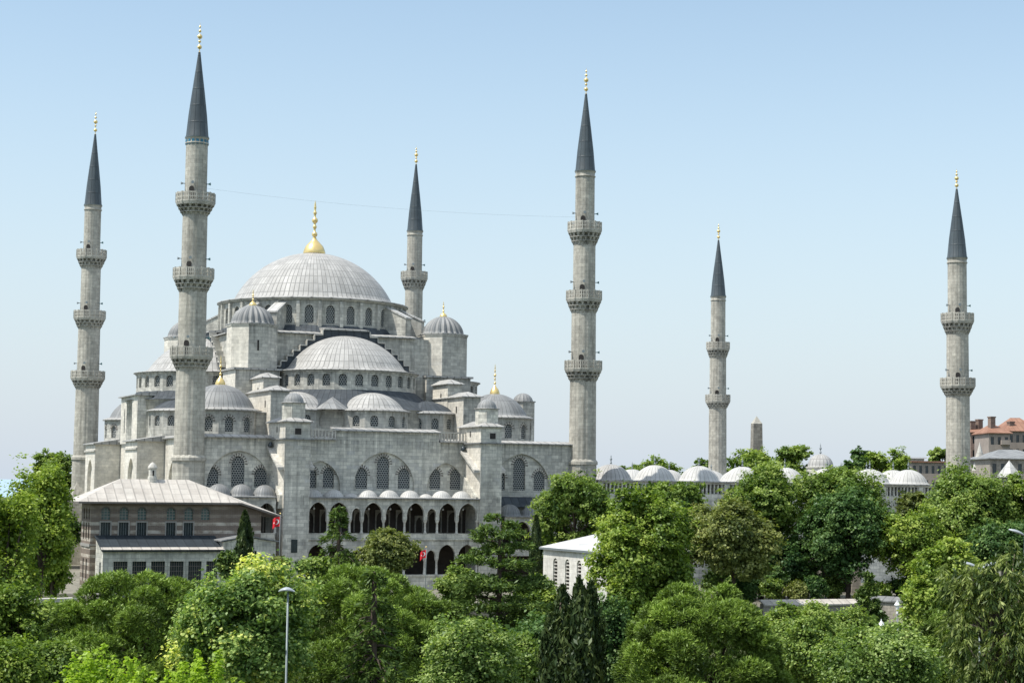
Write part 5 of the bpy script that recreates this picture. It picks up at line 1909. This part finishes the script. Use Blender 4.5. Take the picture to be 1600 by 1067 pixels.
def umbrella_pine(label, px, ptop, hw, D, z0=0.0, pbot=None, seed=1, group=None, lobes=46):
    lobes = int(lobes * 1.5)
    rng = np.random.default_rng(seed)
    t = at(px, ptop, D)
    H = t.z - z0
    rx = hw / F_PX * D
    zb = max(H * .25, (at(px, pbot, D).z - z0) if pbot else H * .4)
    rz = H - zb
    root = thing('umbrella_pine', label, 'tree', (t.x, t.y, z0), group)
    # lobes over a dome
    a = rng.uniform(0, 2 * PI, lobes)
    u = rng.uniform(.02, 1.0, lobes)
    ct = 1 - u * 1.02
    st = np.sqrt(np.maximum(0, 1 - ct ** 2))
    d = np.stack([np.cos(a) * st, np.sin(a) * st, ct], 1)
    c = d * np.array([rx * .84, rx * .84, rz * .86])
    lr = rng.uniform(.11, .20, lobes) * rx
    per = 120
    C, Dv, lid = [], [], []
    for i in range(lobes):
        q = unit(rdir(rng, per) + d[i] * .6 + np.array([0, 0, .45]))
        C.append(c[i] + q * lr[i] * np.array([1, 1, .8]) * rng.uniform(.8, 1.08, (per, 1)))
        Dv.append(q)
        lid.append(np.full(per, i))
    # twigs filling between the lobes
    fill = 4200
    a = rng.uniform(0, 2 * PI, fill)
    ct = 1 - rng.uniform(0, 1, fill)
    st = np.sqrt(1 - ct ** 2)
    q = np.stack([np.cos(a) * st, np.sin(a) * st, ct], 1)
    C.append(q * np.array([rx, rx, rz]) * rng.uniform(.70, .86, (fill, 1)))
    Dv.append(unit(q + np.array([0, 0, .4])))
    lid.append(rng.integers(0, lobes, fill))
    C, Dv, lid = np.concatenate(C), np.concatenate(Dv), np.concatenate(lid)
    C[:, 2] += zb
    per_n = 11
    n = len(C) * per_n
    dd = unit(np.repeat(Dv, per_n, 0) * .75 + rdir(rng, n) * .7 + np.array([0, 0, .25]))
    ln = rng.uniform(.13, .26, n) * (D / 80) ** .4
    P = np.repeat(C, per_n, 0) + dd * ln[:, None] * .5 + rng.normal(size=(n, 3)) * .05
    N = unit(np.cross(dd, rdir(rng, n)) + np.array([0, 0, .5]))
    lt = rng.normal(size=lobes) * .17
    tint = .40 + np.repeat(lt[lid], per_n) + np.repeat(rng.normal(size=len(C)) * .15, per_n) + rng.normal(size=n) * .1 + .26 * np.repeat(Dv[:, 2], per_n) - .05  # lobe shading painted in: tops lighter, undersides darker
    leaf_object('crown', P, N, dd, ln, np.full(n, .05) * (D / 80) ** .5 * rng.uniform(.7, 1.3, n), tint, LEAF['pine'], root)
    tips = np.stack([c[:, 0] * .9, c[:, 1] * .9, c[:, 2] * .85 + zb], 1)
    trunk_mesh('trunk', root, zb + rz * .25, .28, tips, rng, M['bark'], lim=16)
    return root


def tiered(name, label, px, ptop, hw, D, z0=0.0, pbot=None, seed=1, mat='cedar', tiers=9, droop=.1, shape='cedar', dens=1.0, group=None, thin=1.0, seg=26):
    """cedars and other conifers: whorls of boughs that carry flat sprays of needles"""
    rng = np.random.default_rng(seed)
    t = at(px, ptop, D)
    H = t.z - z0
    R_ = hw / F_PX * D
    zb = max(.8, (at(px, pbot, D).z - z0)) if pbot else H * .2
    root = thing(name, label, 'tree', (t.x, t.y, z0), group)
    mb = MB()
    o = Vector((t.x, t.y, z0))
    lean = rng.normal() * .15
    axis = lambda z: np.array([lean * math.sin(z / H * 2), lean * .6 * math.sin(z / H * 3), z])
    mb.tube([tuple(o + Vector(axis(z))) for z in np.linspace(-.3, H * .97, 8)], [max(.03, .03 * H * (1 - k / 8.2) + .03) for k in range(8)], 8)
    Cs, Ds, Ts = [], [], []
    for k in range(tiers):
        f = (k + rng.uniform(-.25, .25)) / (tiers - 1)
        f = min(1, max(0, f))
        z = zb + (H * .985 - zb) * f
        if shape == 'cedar':
            r = R_ * min(1, 1.12 * (1.0 - f) ** .42) * rng.uniform(.8, 1.05)
            if f > .9: r = max(r, R_ * .32)
        else:
            r = R_ * (1 - f) ** .85 * rng.uniform(.85, 1.1) + .12
        nb = max(4, int((7 if shape == 'cedar' else 8) * (1 - .35 * f)))
        a0 = rng.uniform(0, 2 * PI)
        for b in range(nb):
            a = a0 + 2 * PI * b / nb + rng.normal() * .22
            L_ = r * rng.uniform(.7, 1.08)
            zz = z + rng.normal() * .25
            dirv = np.array([math.cos(a), math.sin(a), 0])
            side = np.array([-math.sin(a), math.cos(a), 0])
            pts = []
            for s in np.linspace(0, 1, 6):
                dz = (.16 * s - droop * s * s * 1.6) * L_ if shape == 'cedar' else (.22 * s - droop * 2.2 * s * s) * L_
                pts.append(axis(zz) + dirv * L_ * s + np.array([0, 0, dz]))
            rr = .018 * H * (1 - .7 * f) * .45
            mb.tube([tuple(o + Vector(q)) for q in pts], [max(.012, rr * (1 - .85 * i / 5)) for i in range(6)], 5)
            n = int(seg * max(.35, L_ / max(R_, .1)) * dens * 2.2)
            s = rng.uniform(.22, 1.03, n) ** .8
            w = (.34 * L_ * np.sin(np.clip(s, 0, 1) * PI * .92) + .1) * rng.uniform(-1, 1, n)
            base = np.array([np.interp(s, np.linspace(0, 1, 6), [q[i] for q in pts]) for i in range(3)]).T
            C = base + side * w[:, None] + np.array([0, 0, 1]) * (rng.normal(size=n) * .06 - (.12 if shape == 'cedar' else .3) * np.abs(w) * (droop + .1) * 3)[:, None]
            Cs.append(C)
            tv = unit(dirv * .8 + side * np.sign(w)[:, None] * .7 + np.array([0, 0, .1 if shape == 'cedar' else -.35]) + rng.normal(size=(n, 3)) * .2)
            Ts.append(tv)
            Ds.append(np.tile(np.array([0, 0, 1.0]), (n, 1)))
    C, Tv = np.concatenate(Cs), np.concatenate(Ts)
    per = 8
    n = len(C) * per
    dd = unit(np.repeat(Tv, per, 0) * .8 + rdir(rng, n) * .65 + np.array([0, 0, .12 if shape == 'cedar' else -.15]))
    sc = (D / 110) ** .5
    ln = rng.uniform(.22, .42, n) * sc
    P = np.repeat(C, per, 0) + dd * ln[:, None] * .5 + rng.normal(size=(n, 3)) * .07 * sc
    N = unit(np.array([0, 0, 1.0]) + rng.normal(size=(n, 3)) * .6)
    tint = .42 + np.repeat(rng.normal(size=len(C)) * .16, per) + rng.normal(size=n) * .12
    leaf_object('crown', P, N, dd, ln, ln * rng.uniform(.22, .36, n) * thin, tint, LEAF[mat], root)
    mb.build('trunk', M['bark'], root)
    return root


def cypress(label, px, ptop, hw, D, z0=0.0, seed=1, group=None, lean=0.0, mat='cypress', plumes=1, name='cypress'):
    rng = np.random.default_rng(seed)
    t = at(px, ptop, D)
    H = t.z - z0
    R_ = hw / F_PX * D
    root = thing(name, label, 'tree', (t.x, t.y, z0), group)
    PP, TT, NN, tt = [], [], [], []
    for k in range(plumes):
        n = 9000 // plumes + 1500
        hk = 1.0 if k == 0 else rng.uniform(.84, .99)
        rk = R_ if plumes == 1 else R_ * rng.uniform(.52, .74)
        ak, dk = rng.uniform(0, 2 * PI), 0 if plumes == 1 else R_ * rng.uniform(.12, .42)
        h = rng.uniform(.02, 1, n)
        prof = np.minimum(1, (h / .12) ** .6) * (1 - h ** (2.6 if plumes == 1 else 4.5)) ** .7
        a = rng.uniform(0, 2 * PI, n)
        lump = 1 + .16 * np.sin(a * 3 + h * 9 + seed + k) + .12 * np.sin(a * 5 - h * 17) + .1 * np.sin(h * 34 + a * 2)
        rr = rk * prof * lump * np.sqrt(rng.uniform(.4, 1.12, n))
        PP.append(np.stack([np.cos(a) * rr + lean * h * h * H + math.cos(ak) * dk * (.6 + .4 * h), np.sin(a) * rr + math.sin(ak) * dk * (.6 + .4 * h), h * H * hk], 1))
        out = np.stack([np.cos(a), np.sin(a), np.zeros(n)], 1)
        TT.append(unit(np.array([0, 0, 1.0]) + out * .35 + rng.normal(size=(n, 3)) * .3))
        NN.append(unit(out + rng.normal(size=(n, 3)) * .5))
        tt.append(.42 + .16 * np.sin(a * 4 + h * 20) + rng.normal(size=n) * .16 + (lump - 1) * 1.1)
    P, T, N, ti = [np.concatenate(q) for q in (PP, TT, NN, tt)]
    L = rng.uniform(.2, .48, len(P)) * (D / 100) ** .3
    leaf_object('crown', P, N, T, L, L * .34, ti, LEAF[mat], root)
    MB().tube([(t.x, t.y, z0 - .2), (t.x, t.y, z0 + H * .5), (t.x + lean * H * .8, t.y, z0 + H * .93)], [.2, .12, .03], 7).build('trunk', M['bark'], root)
    return root


def shoot_tree(label, px, ptop, hw, D, pbot, seed, shoots=90, leaf=.13):
    """young ash or maple top: many upright leafy shoots of uneven height"""
    rng = np.random.default_rng(seed)
    t = at(px, ptop, D)
    H = t.z
    rx = hw / F_PX * D
    root = thing('ash_tree', label, 'tree', (t.x, t.y, 0))
    PP, NN, TT, LL, tt, tips = [], [], [], [], [], []
    for i in range(shoots):
        a, q = rng.uniform(0, 2 * PI), math.sqrt(rng.uniform(0, 1))
        x, y = math.cos(a) * q * rx, math.sin(a) * q * rx
        top = H * (1 - .16 * q * q) - rng.uniform(0, 1) ** 1.5 * 1.1 - (0.35 if i else 0)
        ln = rng.uniform(1.1, 1.9)
        m = 120
        h = rng.uniform(0, 1, m)
        r = (.06 + .30 * (1 - h) ** .8 * np.minimum(1, .35 + h * 2)) * rng.uniform(.4, 1.0, m)
        b = rng.uniform(0, 2 * PI, m)
        o = np.stack([np.cos(b), np.sin(b), np.zeros(m)], 1)
        lean = np.array([x, y, 0]) / max(rx, .1) * .25
        PP.append(np.array([x, y, top - ln]) + o * r[:, None] + np.array([0, 0, 1.0]) * (h * ln)[:, None] + lean * (h * ln)[:, None])
        TT.append(unit(o + np.array([0, 0, .55]) + rng.normal(size=(m, 3)) * .3))
        NN.append(unit(o * .5 + np.array([0, 0, 1.0]) + rng.normal(size=(m, 3)) * .4))
        LL.append(leaf * rng.uniform(.7, 1.3, m))
        tt.append(.30 + .42 * h + rng.normal() * .08 + rng.normal(size=m) * .10)
        tips.append((x * .9, y * .9, top - ln * .8))
    m = 5000
    a, q = rng.uniform(0, 2 * PI, m), np.sqrt(rng.uniform(0, 1, m))
    PP.append(np.stack([np.cos(a) * q * rx, np.sin(a) * q * rx, H - 1.5 - q * q * H * .16 - rng.uniform(0, 2.6, m)], 1))
    TT.append(rdir(rng, m))
    NN.append(unit(rdir(rng, m) + np.array([0, 0, .7])))
    LL.append(leaf * rng.uniform(.9, 1.5, m))
    tt.append(.22 + rng.normal(size=m) * .1)
    P, N, T, L, ti = [np.concatenate(v) for v in (PP, NN, TT, LL, tt)]
    leaf_object('crown', P, N, T, L, L * .62, ti, LEAF['bright'], root, fold=.12)
    trunk_mesh('trunk', root, H * .6, .16, tips, rng, M['bark'], lim=24)
    return root


def hanging_tree(label, px, ptop, hw, D, z0=0.0, pbot=None, seed=1):
    """loose tree with sprays of long drooping leaflets on visible branches"""
    rng = np.random.default_rng(seed)
    t = at(px, ptop, D)
    H = t.z - z0
    rx = hw / F_PX * D
    zb = max(.8, at(px, pbot, D).z - z0)
    root = thing('drooping_tree', label, 'tree', (t.x, t.y, z0))
    rz, zc = (H - zb) / 2, (H + zb) / 2
    C, Dv, lc = blob_points(rng, rx, rz, zc, 44, 30, (.12, .30), up=.1, core=.84)
    mb = MB()
    o = Vector((t.x, t.y, z0))
    allP, allT, allL, allW, allt = [], [], [], [], []
    for i in range(len(C)):
        c = C[i]
        a = rng.uniform(0, 2 * PI)
        d = unit(Dv[i] * np.array([1, 1, .3]) + np.array([math.cos(a), math.sin(a), 0]) * .5)
        m = 20
        s = rng.uniform(0, 1, m)
        base = c + d * (s * .6)[:, None] + np.array([0, 0, -1]) * (s ** 2 * .5)[:, None]
        sd = np.cross(d, np.array([0, 0, 1.0]))
        sg = np.where(np.arange(m) % 2 == 0, 1, -1)[:, None]
        T = unit(np.array([0, 0, -1.0]) + sd * sg * .45 + d * .4 + rng.normal(size=(m, 3)) * .34)
        L = rng.uniform(.16, .34, m)
        allP.append(base + T * L[:, None] * .5)
        allT.append(T)
        allL.append(L)
        allW.append(L * rng.uniform(.18, .27, m))
        allt.append(.44 + rng.normal() * .24 + rng.normal(size=m) * .16 - .25 * s)
    P, T, L, W, ti = [np.concatenate(q) for q in (allP, allT, allL, allW, allt)]
    N = unit(np.cross(T, rdir(rng, len(P))) + np.array([0, 0, .3]))
    leaf_object('crown', P, N, T, L, W, ti, LEAF['droop'], root)
    mb.tube([tuple(o + Vector(q)) for q in ((0, 0, -.2), (.1, 0, zb), (-.1, .1, zc), (0, 0, H * .9))], [.24, .18, .12, .04], 8)
    for i in range(0, len(C), 18):
        a = Vector((0, 0, rng.uniform(zb * .8, zc + rz * .3)))
        b = Vector(C[i])
        m = a.lerp(b, .55) + Vector((0, 0, .25))
        mb.tube([tuple(o + a), tuple(o + m), tuple(o + b)], [.07, .05, .015], 5)
    mb.build('trunk', M['bark_pale'], root)
    return root


B = broadleaf
# --- behind the courtyard
far = 'distant trees beyond the courtyard domes'
B('broadleaf_tree', 'distant tree right of the galleried facade minaret, between courtyard domes and a flat roof', 982, 722, 28, 345, 'lime', seed=101, leaf=.55, lobes=10, per=14, nl=14, group=far)
B('broadleaf_tree', 'light distant tree above the domes left of the smaller courtyard minaret', 1030, 709, 51, 350, 'plane', seed=102, leaf=.55, lobes=16, per=18, nl=16, group=far)
B('broadleaf_tree', 'small distant tree touching the left side of the smaller courtyard minaret', 1096, 713, 20, 350, 'lime', seed=103, leaf=.5, lobes=9, per=12, nl=14, group=far)
B('broadleaf_tree', 'distant round tree in front of the obelisk foot', 1174, 700, 44, 365, 'plane', seed=104, leaf=.55, lobes=16, per=18, nl=16, group=far)
B('broadleaf_tree', 'distant tree left of the gate dome', 1248, 694, 37, 360, 'lime', seed=105, leaf=.55, lobes=15, per=18, nl=16, group=far)
B('broadleaf_tree', 'distant darker tree right of the gate dome', 1342, 703, 28, 355, 'dark', seed=106, leaf=.55, lobes=12, per=16, nl=16, group=far)
B('broadleaf_tree', 'distant broad tree above the last courtyard domes', 1385, 700, 41, 350, 'plane', seed=107, leaf=.55, lobes=16, per=18, nl=16, group=far)
B('broadleaf_tree', 'small distant tree left of the far right minaret beside white terrace house', 1468, 697, 24, 420, 'lime', seed=108, leaf=.6, lobes=10, per=14, nl=15, group=far)
B('broadleaf_tree', 'small far tree low between the courtyard domes and the white terrace house', 1418, 742, 33, 320, 'olive', seed=109, leaf=.5, lobes=10, per=14, nl=14, group=far)
# --- left edge
B('broadleaf_tree', 'dark green tree standing behind the farthest left minaret', 88, 699, 40, 300, 'lime', pbot=800, seed=111, leaf=.5, lobes=22, per=22, nl=20)
B('broadleaf_tree', 'dense dark tree behind the loose yellow-green tree at the left', 75, 770, 55, 260, 'dark', pbot=960, seed=112, leaf=.5, lobes=24, per=22, nl=20)
B('locust_tree', 'loose yellow-green tree with gaps against the sea, left of the pavilion', 66, 733, 47, 160, 'loose', pbot=930, seed=113, leaf=.30, lobes=40, per=18, nl=16, rc=.65, lobr=(.2, .4), core=.72)
B('locust_tree', 'airy tree with dark trunk cut by the left picture edge', 8, 752, 62, 100, 'loose', pbot=1000, seed=114, leaf=.2, lobes=40, per=18, nl=15, rc=.5, lobr=(.18, .36), core=.75, tintbias=-.05)
B('locust_tree', 'low shady bush below the airy tree at the left edge', 30, 905, 60, 90, 'plane', pbot=1090, seed=115, leaf=.2, lobes=26, per=22, nl=16, tintbias=-.1)
# --- by the facade
cypress('slim dark cypress in front of the pavilion annex', 383, 798, 19, 175, 0.0, seed=121)
B('young_tree', 'small feathery grey-green tree at the left foot of the slim cypress', 356, 858, 17, 172, 'cedar', pbot=905, seed=122, leaf=.3, lobes=10, per=14, nl=16)
B('shrub', 'small light shrub between the annex and the big stone buttress', 437, 872, 17, 185, 'olive', pbot=905, seed=123, leaf=.3, lobes=9, per=12, nl=14)
tiered('deodar_cedar', 'pointed cedar with drooping tips in front of the gallery arches', 531, 788, 56, 172, pbot=905, seed=124, tiers=8, droop=.22, shape='spruce', dens=.55)
B('shrub', 'low dense shrub at the foot of the pointed cedar, left side', 492, 868, 30, 170, 'lime', pbot=905, seed=125, leaf=.3, lobes=12, per=16, nl=16)
B('holm_oak', 'round grey-green tree in front of the gallery, left of the drooping flag', 605, 823, 43, 165, 'olive', pbot=915, seed=126, leaf=.26, lobes=26, per=26, nl=20, core=.6, tintbias=-.08)
cypress('narrow dark conifer beside the small gallery domes at the facade right end', 838, 806, 11, 200, 1.6, seed=127)
# --- terrace trees on the right
B('lime_tree', 'leafy tree hiding the foot of the minaret at the facade right end', 897, 736, 60, 210, 'lime', 1.6, 900, 131, leaf=.34, lobes=30, per=28, nl=22)
B('lime_tree', 'tree in front of the first courtyard domes, behind the big yellow-green tree', 1060, 752, 52, 205, 'lime', 1.6, 860, 132, leaf=.36, lobes=26, per=26, nl=20)
B('lime_tree', 'rounded deep green tree under the courtyard domes, right of the olive-tinted tree', 1190, 728, 66, 208, 'lime', 1.6, 900, 133, leaf=.36, lobes=32, per=28, nl=22)
B('lime_tree', 'broad tree reaching up to the gate dome', 1308, 722, 72, 212, 'lime', 1.6, 850, 134, leaf=.36, lobes=32, per=28, nl=22, tintbias=.05)
B('lime_tree', 'huge rounded tree in front of the far right minaret', 1512, 724, 84, 208, 'lime', 1.6, 885, 135, leaf=.36, lobes=38, per=30, nl=22, tintbias=.05)
B('lime_tree', 'tree cut by the right picture edge below the pointed kiosk', 1602, 742, 36, 206, 'plane', 1.6, 830, 136, leaf=.36, lobes=18, per=22, nl=20)
B('lime_tree', 'dark grey-green tree left of the huge rounded tree, below the last courtyard dome', 1428, 768, 34, 214, 'olive', 1.6, 860, 137, leaf=.36, lobes=18, per=22, nl=18, tintbias=-.15)
B('chestnut_tree', 'very dark green tree with bare trunk standing behind the garden wall', 1325, 762, 74, 203, 'dark', 1.6, 905, 138, leaf=.36, lobes=36, per=28, nl=24, bark='bark')
B('plane_tree', 'yellow-green tree right of the very dark tree', 1424, 796, 62, 200, 'plane', 1.6, 905, 139, leaf=.34, lobes=28, per=26, nl=20, tintbias=.08)
B('plane_tree', 'olive-tinted tree left of the very dark tree, rising above the white tomb', 1145, 779, 70, 190, 'olive', 1.6, 915, 140, leaf=.34, lobes=34, per=28, nl=22)
B('plane_tree', 'shady tree with low dark crown at the right edge behind the lamps', 1575, 815, 62, 190, 'dark', 1.6, 905, 141, leaf=.34, lobes=28, per=26, nl=20)
B('plane_tree', 'dark low tree behind the olive-tinted tree near the terrace porch', 1225, 835, 44, 205, 'dark', 1.6, 930, 142, leaf=.34, lobes=20, per=22, nl=20)
B('shrub', 'yellowish clipped shrub behind the garden wall near the people', 1245, 908, 18, 198, 'olive', 1.6, 940, 143, leaf=.28, lobes=9, per=14, nl=16, tintbias=.12)
B('shrub', 'dark shrub behind the garden wall under the very dark tree', 1272, 898, 20, 199, 'dark', 1.6, 940, 144, leaf=.28, lobes=9, per=14, nl=16)
B('shrub', 'light shrub behind the garden wall right of the dark trunks', 1383, 908, 22, 200, 'plane', 1.6, 940, 145, leaf=.28, lobes=9, per=14, nl=16)
for q_, (px_, py_, hw_, D_, m_, lab_) in enumerate([
        (1206, 905, 16, 200, 'lime', 'small green shrub behind the left end of the garden wall'),
        (1300, 902, 17, 204, 'lime', 'round shrub between the dark trunks behind the garden wall'),
        (1346, 926, 11, 199, 'olive', 'tiny shrub on the terrace at the bend of the garden wall'),
        (1408, 900, 22, 203, 'dark', 'dark shrub behind the right part of the garden wall'),
        (1180, 890, 26, 206, 'dark', 'dark bush under the olive-tinted tree'),
        (1128, 885, 34, 204, 'lime', 'green bush between the white tomb and the olive-tinted tree'),
        (1162, 898, 24, 193, 'dark', 'dark shrub at the near corner of the terrace by the wall end'),
        (1262, 880, 26, 212, 'dark', 'dark bush deep in the shade left of the very dark tree trunk')]):
    B('shrub', lab_, px_, py_, hw_, D_, m_, 1.6, 945, 210 + q_, leaf=.28, lobes=12, per=14, nl=16)
# --- middle distance
B('magnolia_tree', 'big dense yellow-green tree covering the white tomb, centre right', 1004, 758, 80, 128, 'plane', 0, 1010, 151, leaf=.27, lobes=54, per=30, nl=22, lobr=(.24, .4), core=.7, tintbias=.04)
tiered('lebanon_cedar', 'wide cedar with flat tiers and dark trunk at the centre', 784, 820, 98, 112, pbot=985, seed=152, tiers=9, droop=.05, shape='cedar', dens=1.7)
tiered('young_spruce', 'small dark spruce in front of the garden wall', 1354, 902, 36, 150, pbot=990, seed=153, tiers=9, droop=.16, shape='spruce', mat='cedar', dens=.8)
B('plane_tree', 'light green plane tree left of the double headed lamp', 1480, 846, 66, 120, 'plane', 0, 1035, 154, leaf=.26, lobes=44, per=26, nl=20, lobr=(.24, .4), core=.68, tintbias=.14)
B('elm_tree', 'medium green bushy tree below the garden wall', 1272, 938, 66, 95, 'lime', 0, 1110, 155, leaf=.17, lobes=38, per=26, nl=20, lobr=(.24, .4), core=.68, tintbias=.06)
B('shrub', 'small bright bush before the left part of the garden wall', 1228, 944, 34, 150, 'plane', 0, 1040, 195, leaf=.24, lobes=16, per=20, nl=18)
B('shrub', 'mid green bush under the light green plane tree', 1420, 985, 50, 100, 'olive', 0, 1100, 156, leaf=.17, lobes=20, per=24, nl=18)
B('shrub', 'bright shrub filling the gap right of the wide cedar below the tomb', 838, 905, 44, 118, 'plane', 0, 1010, 157, leaf=.2, lobes=20, per=22, nl=18)
# --- foreground
umbrella_pine('broad umbrella pine with domed crown, left of the slim lamp post', 205, 884, 148, 84, pbot=1100, seed=161, lobes=60)
umbrella_pine('domed umbrella pine in the centre, right of the slim lamp post', 568, 876, 158, 88, pbot=1080, seed=162, lobes=64)
umbrella_pine('bright domed umbrella pine at the centre right, lowest and nearest of the pines', 1096, 894, 136, 76, pbot=1110, seed=163, lobes=60)
umbrella_pine('small umbrella pine behind the left pine, its top against the lattice windows', 275, 892, 92, 98, pbot=1060, seed=164, lobes=40)
umbrella_pine('narrow umbrella pine between the wide cedar and the centre pine', 690, 925, 58, 92, pbot=1090, seed=165, lobes=30)
B('maple_tree', 'pale maple with yellowing leaf patches left of the slim lamp post', 382, 882, 102, 64, 'yellow', 0, 1120, 171, leaf=.155, lobes=64, per=28, nl=18, rc=.36, lobr=(.18, .32), core=.78, lobvar=.26, tintbias=-.04)
B('maple_tree', 'fresh light green maple at the bottom centre below the wide cedar', 736, 962, 76, 58, 'fresh', 0, 1150, 172, leaf=.125, lobes=54, per=28, nl=18, rc=.3, lobr=(.2, .36), core=.74)
B('maple_tree', 'fresh green maple at the bottom right below the white park lamps', 1372, 984, 96, 58, 'fresh', 0, 1160, 173, leaf=.125, lobes=54, per=28, nl=18, rc=.3, lobr=(.2, .36), core=.74, tintbias=-.04)
shoot_tree('bright lime-green tree top at the bottom left, left one of the pair', 165, 982, 100, 48, 1200, 174, 120)
shoot_tree('bright lime-green tree top at the bottom left, right one of the pair', 318, 984, 72, 47, 1200, 175, 80)
cypress('left dark cypress of the pair at the bottom centre right', 876, 916, 40, 80, 0, seed=176, plumes=5)
cypress('right dark cypress of the pair, leaning to a feathered tip', 918, 904, 42, 79, 0, seed=177, lean=-.012, plumes=6)
tiered('bare_spruce', 'thin half bare spruce with an ivy-clad stem before the centre pine', 586, 886, 66, 66, pbot=1085, seed=178, tiers=11, droop=.22, shape='spruce', mat='cedar', dens=.34)
hanging_tree('loose tree with long hanging leaves at the bottom right corner', 1558, 862, 80, 68, 0, 1120, 179)
umbrella_pine('shaggy pale pine beside the hanging-leaf tree', 1470, 940, 50, 82, pbot=1080, seed=180, lobes=26)

B('shrub', 'dark bush behind the dark cypress pair, below the wide cedar', 850, 955, 62, 100, 'dark', 0, 1100, 181, leaf=.2, lobes=26, per=22, nl=18)
B('shrub', 'dark bush between the cypress pair and the bright umbrella pine', 950, 935, 52, 104, 'dark', 0, 1100, 182, leaf=.2, lobes=26, per=22, nl=18)
B('shrub', 'deep green bush left of the dark cypress pair below the wide cedar', 800, 985, 54, 90, 'lime', 0, 1110, 183, leaf=.18, lobes=24, per=22, nl=18, tintbias=-.1)
B('locust_tree', 'pale green low tree left of the boundary wall under the sea view', 82, 812, 30, 175, 'loose', 0, 960, 184, leaf=.3, lobes=26, per=20, nl=18, tintbias=-.05)
B('shrub', 'mid green bush in front of the boundary wall at the left', 75, 945, 56, 110, 'lime', 0, 1050, 185, leaf=.22, lobes=24, per=22, nl=18)
B('shrub', 'green bush between the bush under the garden wall and the plane tree', 1340, 955, 45, 115, 'lime', 0, 1060, 186, leaf=.2, lobes=20, per=22, nl=18)
B('shrub', 'low green shrub at the gallery foot right of the drooping flag', 715, 885, 34, 170, 'lime', 0, 960, 187, leaf=.28, lobes=16, per=20, nl=18)

B('shrub', 'dense mid green shrub at the bottom left corner before the dark trunk', 14, 985, 62, 72, 'plane', 0, 1130, 188, leaf=.16, lobes=28, per=24, nl=18, tintbias=-.05)
B('shrub', 'green shrub under the left umbrella pine at the bottom left', 95, 1000, 58, 74, 'lime', 0, 1130, 189, leaf=.16, lobes=26, per=24, nl=18)

# ================================================================== LIGHT, SKY
SUN_EL, SUN_AZ = math.radians(59), math.radians(2)     # azimuth: degrees behind the facade line, from the left
sv = Vector((-math.cos(SUN_EL) * math.cos(SUN_AZ), math.cos(SUN_EL) * math.sin(SUN_AZ), math.sin(SUN_EL)))
sd = bpy.data.lights.new('sun', 'SUN')
sd.energy = 5.0
sd.angle = math.radians(.53)
sd.color = (1.0, .955, .88)
so = bpy.data.objects.new('sun', sd)
COL.objects.link(so)
so.location = (0, 0, 200)
so.rotation_euler = sv.to_track_quat('Z', 'Y').to_euler()

w = bpy.data.worlds.new('World')
scene.world = w
w.use_nodes = True
nt = w.node_tree
nt.nodes.clear()
sky = nt.nodes.new('ShaderNodeTexSky')
sky.sky_type = 'NISHITA'
sky.sun_disc = False
sky.sun_elevation = SUN_EL
sky.sun_rotation = math.atan2(sv.x, sv.y)
sky.altitude = 50
sky.air_density = 1.0
sky.dust_density = 0.6
sky.ozone_density = 1.2
bg = nt.nodes.new('ShaderNodeBackground')
bg.inputs[1].default_value = 0.15
ow_ = nt.nodes.new('ShaderNodeOutputWorld')
tcw = nt.nodes.new('ShaderNodeTexCoord')
sepw = nt.nodes.new('ShaderNodeSeparateXYZ')
nt.links.new(tcw.outputs['Generated'], sepw.inputs[0])
mr = nt.nodes.new('ShaderNodeMapRange')
mr.interpolation_type = 'SMOOTHSTEP'
mr.inputs[1].default_value, mr.inputs[2].default_value, mr.inputs[3].default_value, mr.inputs[4].default_value = -0.06, 0.31, 1.0, 0.05
nt.links.new(sepw.outputs[2], mr.inputs[0])
gain = nt.nodes.new('ShaderNodeMix')
gain.data_type, gain.blend_type = 'RGBA', 'MULTIPLY'
gain.inputs[0].default_value = 1.0
nt.links.new(sky.outputs[0], gain.inputs[6])
gain.inputs[7].default_value = (1.42, 1.36, 1.2, 1)
hz = nt.nodes.new('ShaderNodeMix')
hz.data_type = 'RGBA'
nt.links.new(mr.outputs[0], hz.inputs[0])
nt.links.new(gain.outputs[2], hz.inputs[6])
hz.inputs[7].default_value = (.61 / .15, .70 / .15, .82 / .15, 1)
# extra brightness added to the upper sky as fill for the shaded facade
sky_fill = nt.nodes.new('ShaderNodeMapRange')
sky_fill.interpolation_type = 'SMOOTHSTEP'
sky_fill.inputs[1].default_value, sky_fill.inputs[2].default_value, sky_fill.inputs[3].default_value, sky_fill.inputs[4].default_value = 0.30, 0.62, 0.0, 0.34
nt.links.new(sepw.outputs[2], sky_fill.inputs[0])
vm = nt.nodes.new('ShaderNodeMix')
vm.data_type = 'RGBA'
nt.links.new(sky_fill.outputs[0], vm.inputs[0])
nt.links.new(hz.outputs[2], vm.inputs[6])
vm.inputs[7].default_value = (1.55 / .15, 1.65 / .15, 1.75 / .15, 1)
nt.links.new(vm.outputs[2], bg.inputs[0])
nt.links.new(bg.outputs[0], ow_.inputs[0])

scene.view_settings.view_transform = 'Standard'
scene.view_settings.look = 'None'
scene.view_settings.exposure = 0
scene.view_settings.gamma = 1
scene.cycles.max_bounces = 6
scene.cycles.diffuse_bounces = 4
scene.cycles.glossy_bounces = 2
scene.cycles.transmission_bounces = 3
scene.cycles.use_denoising = True
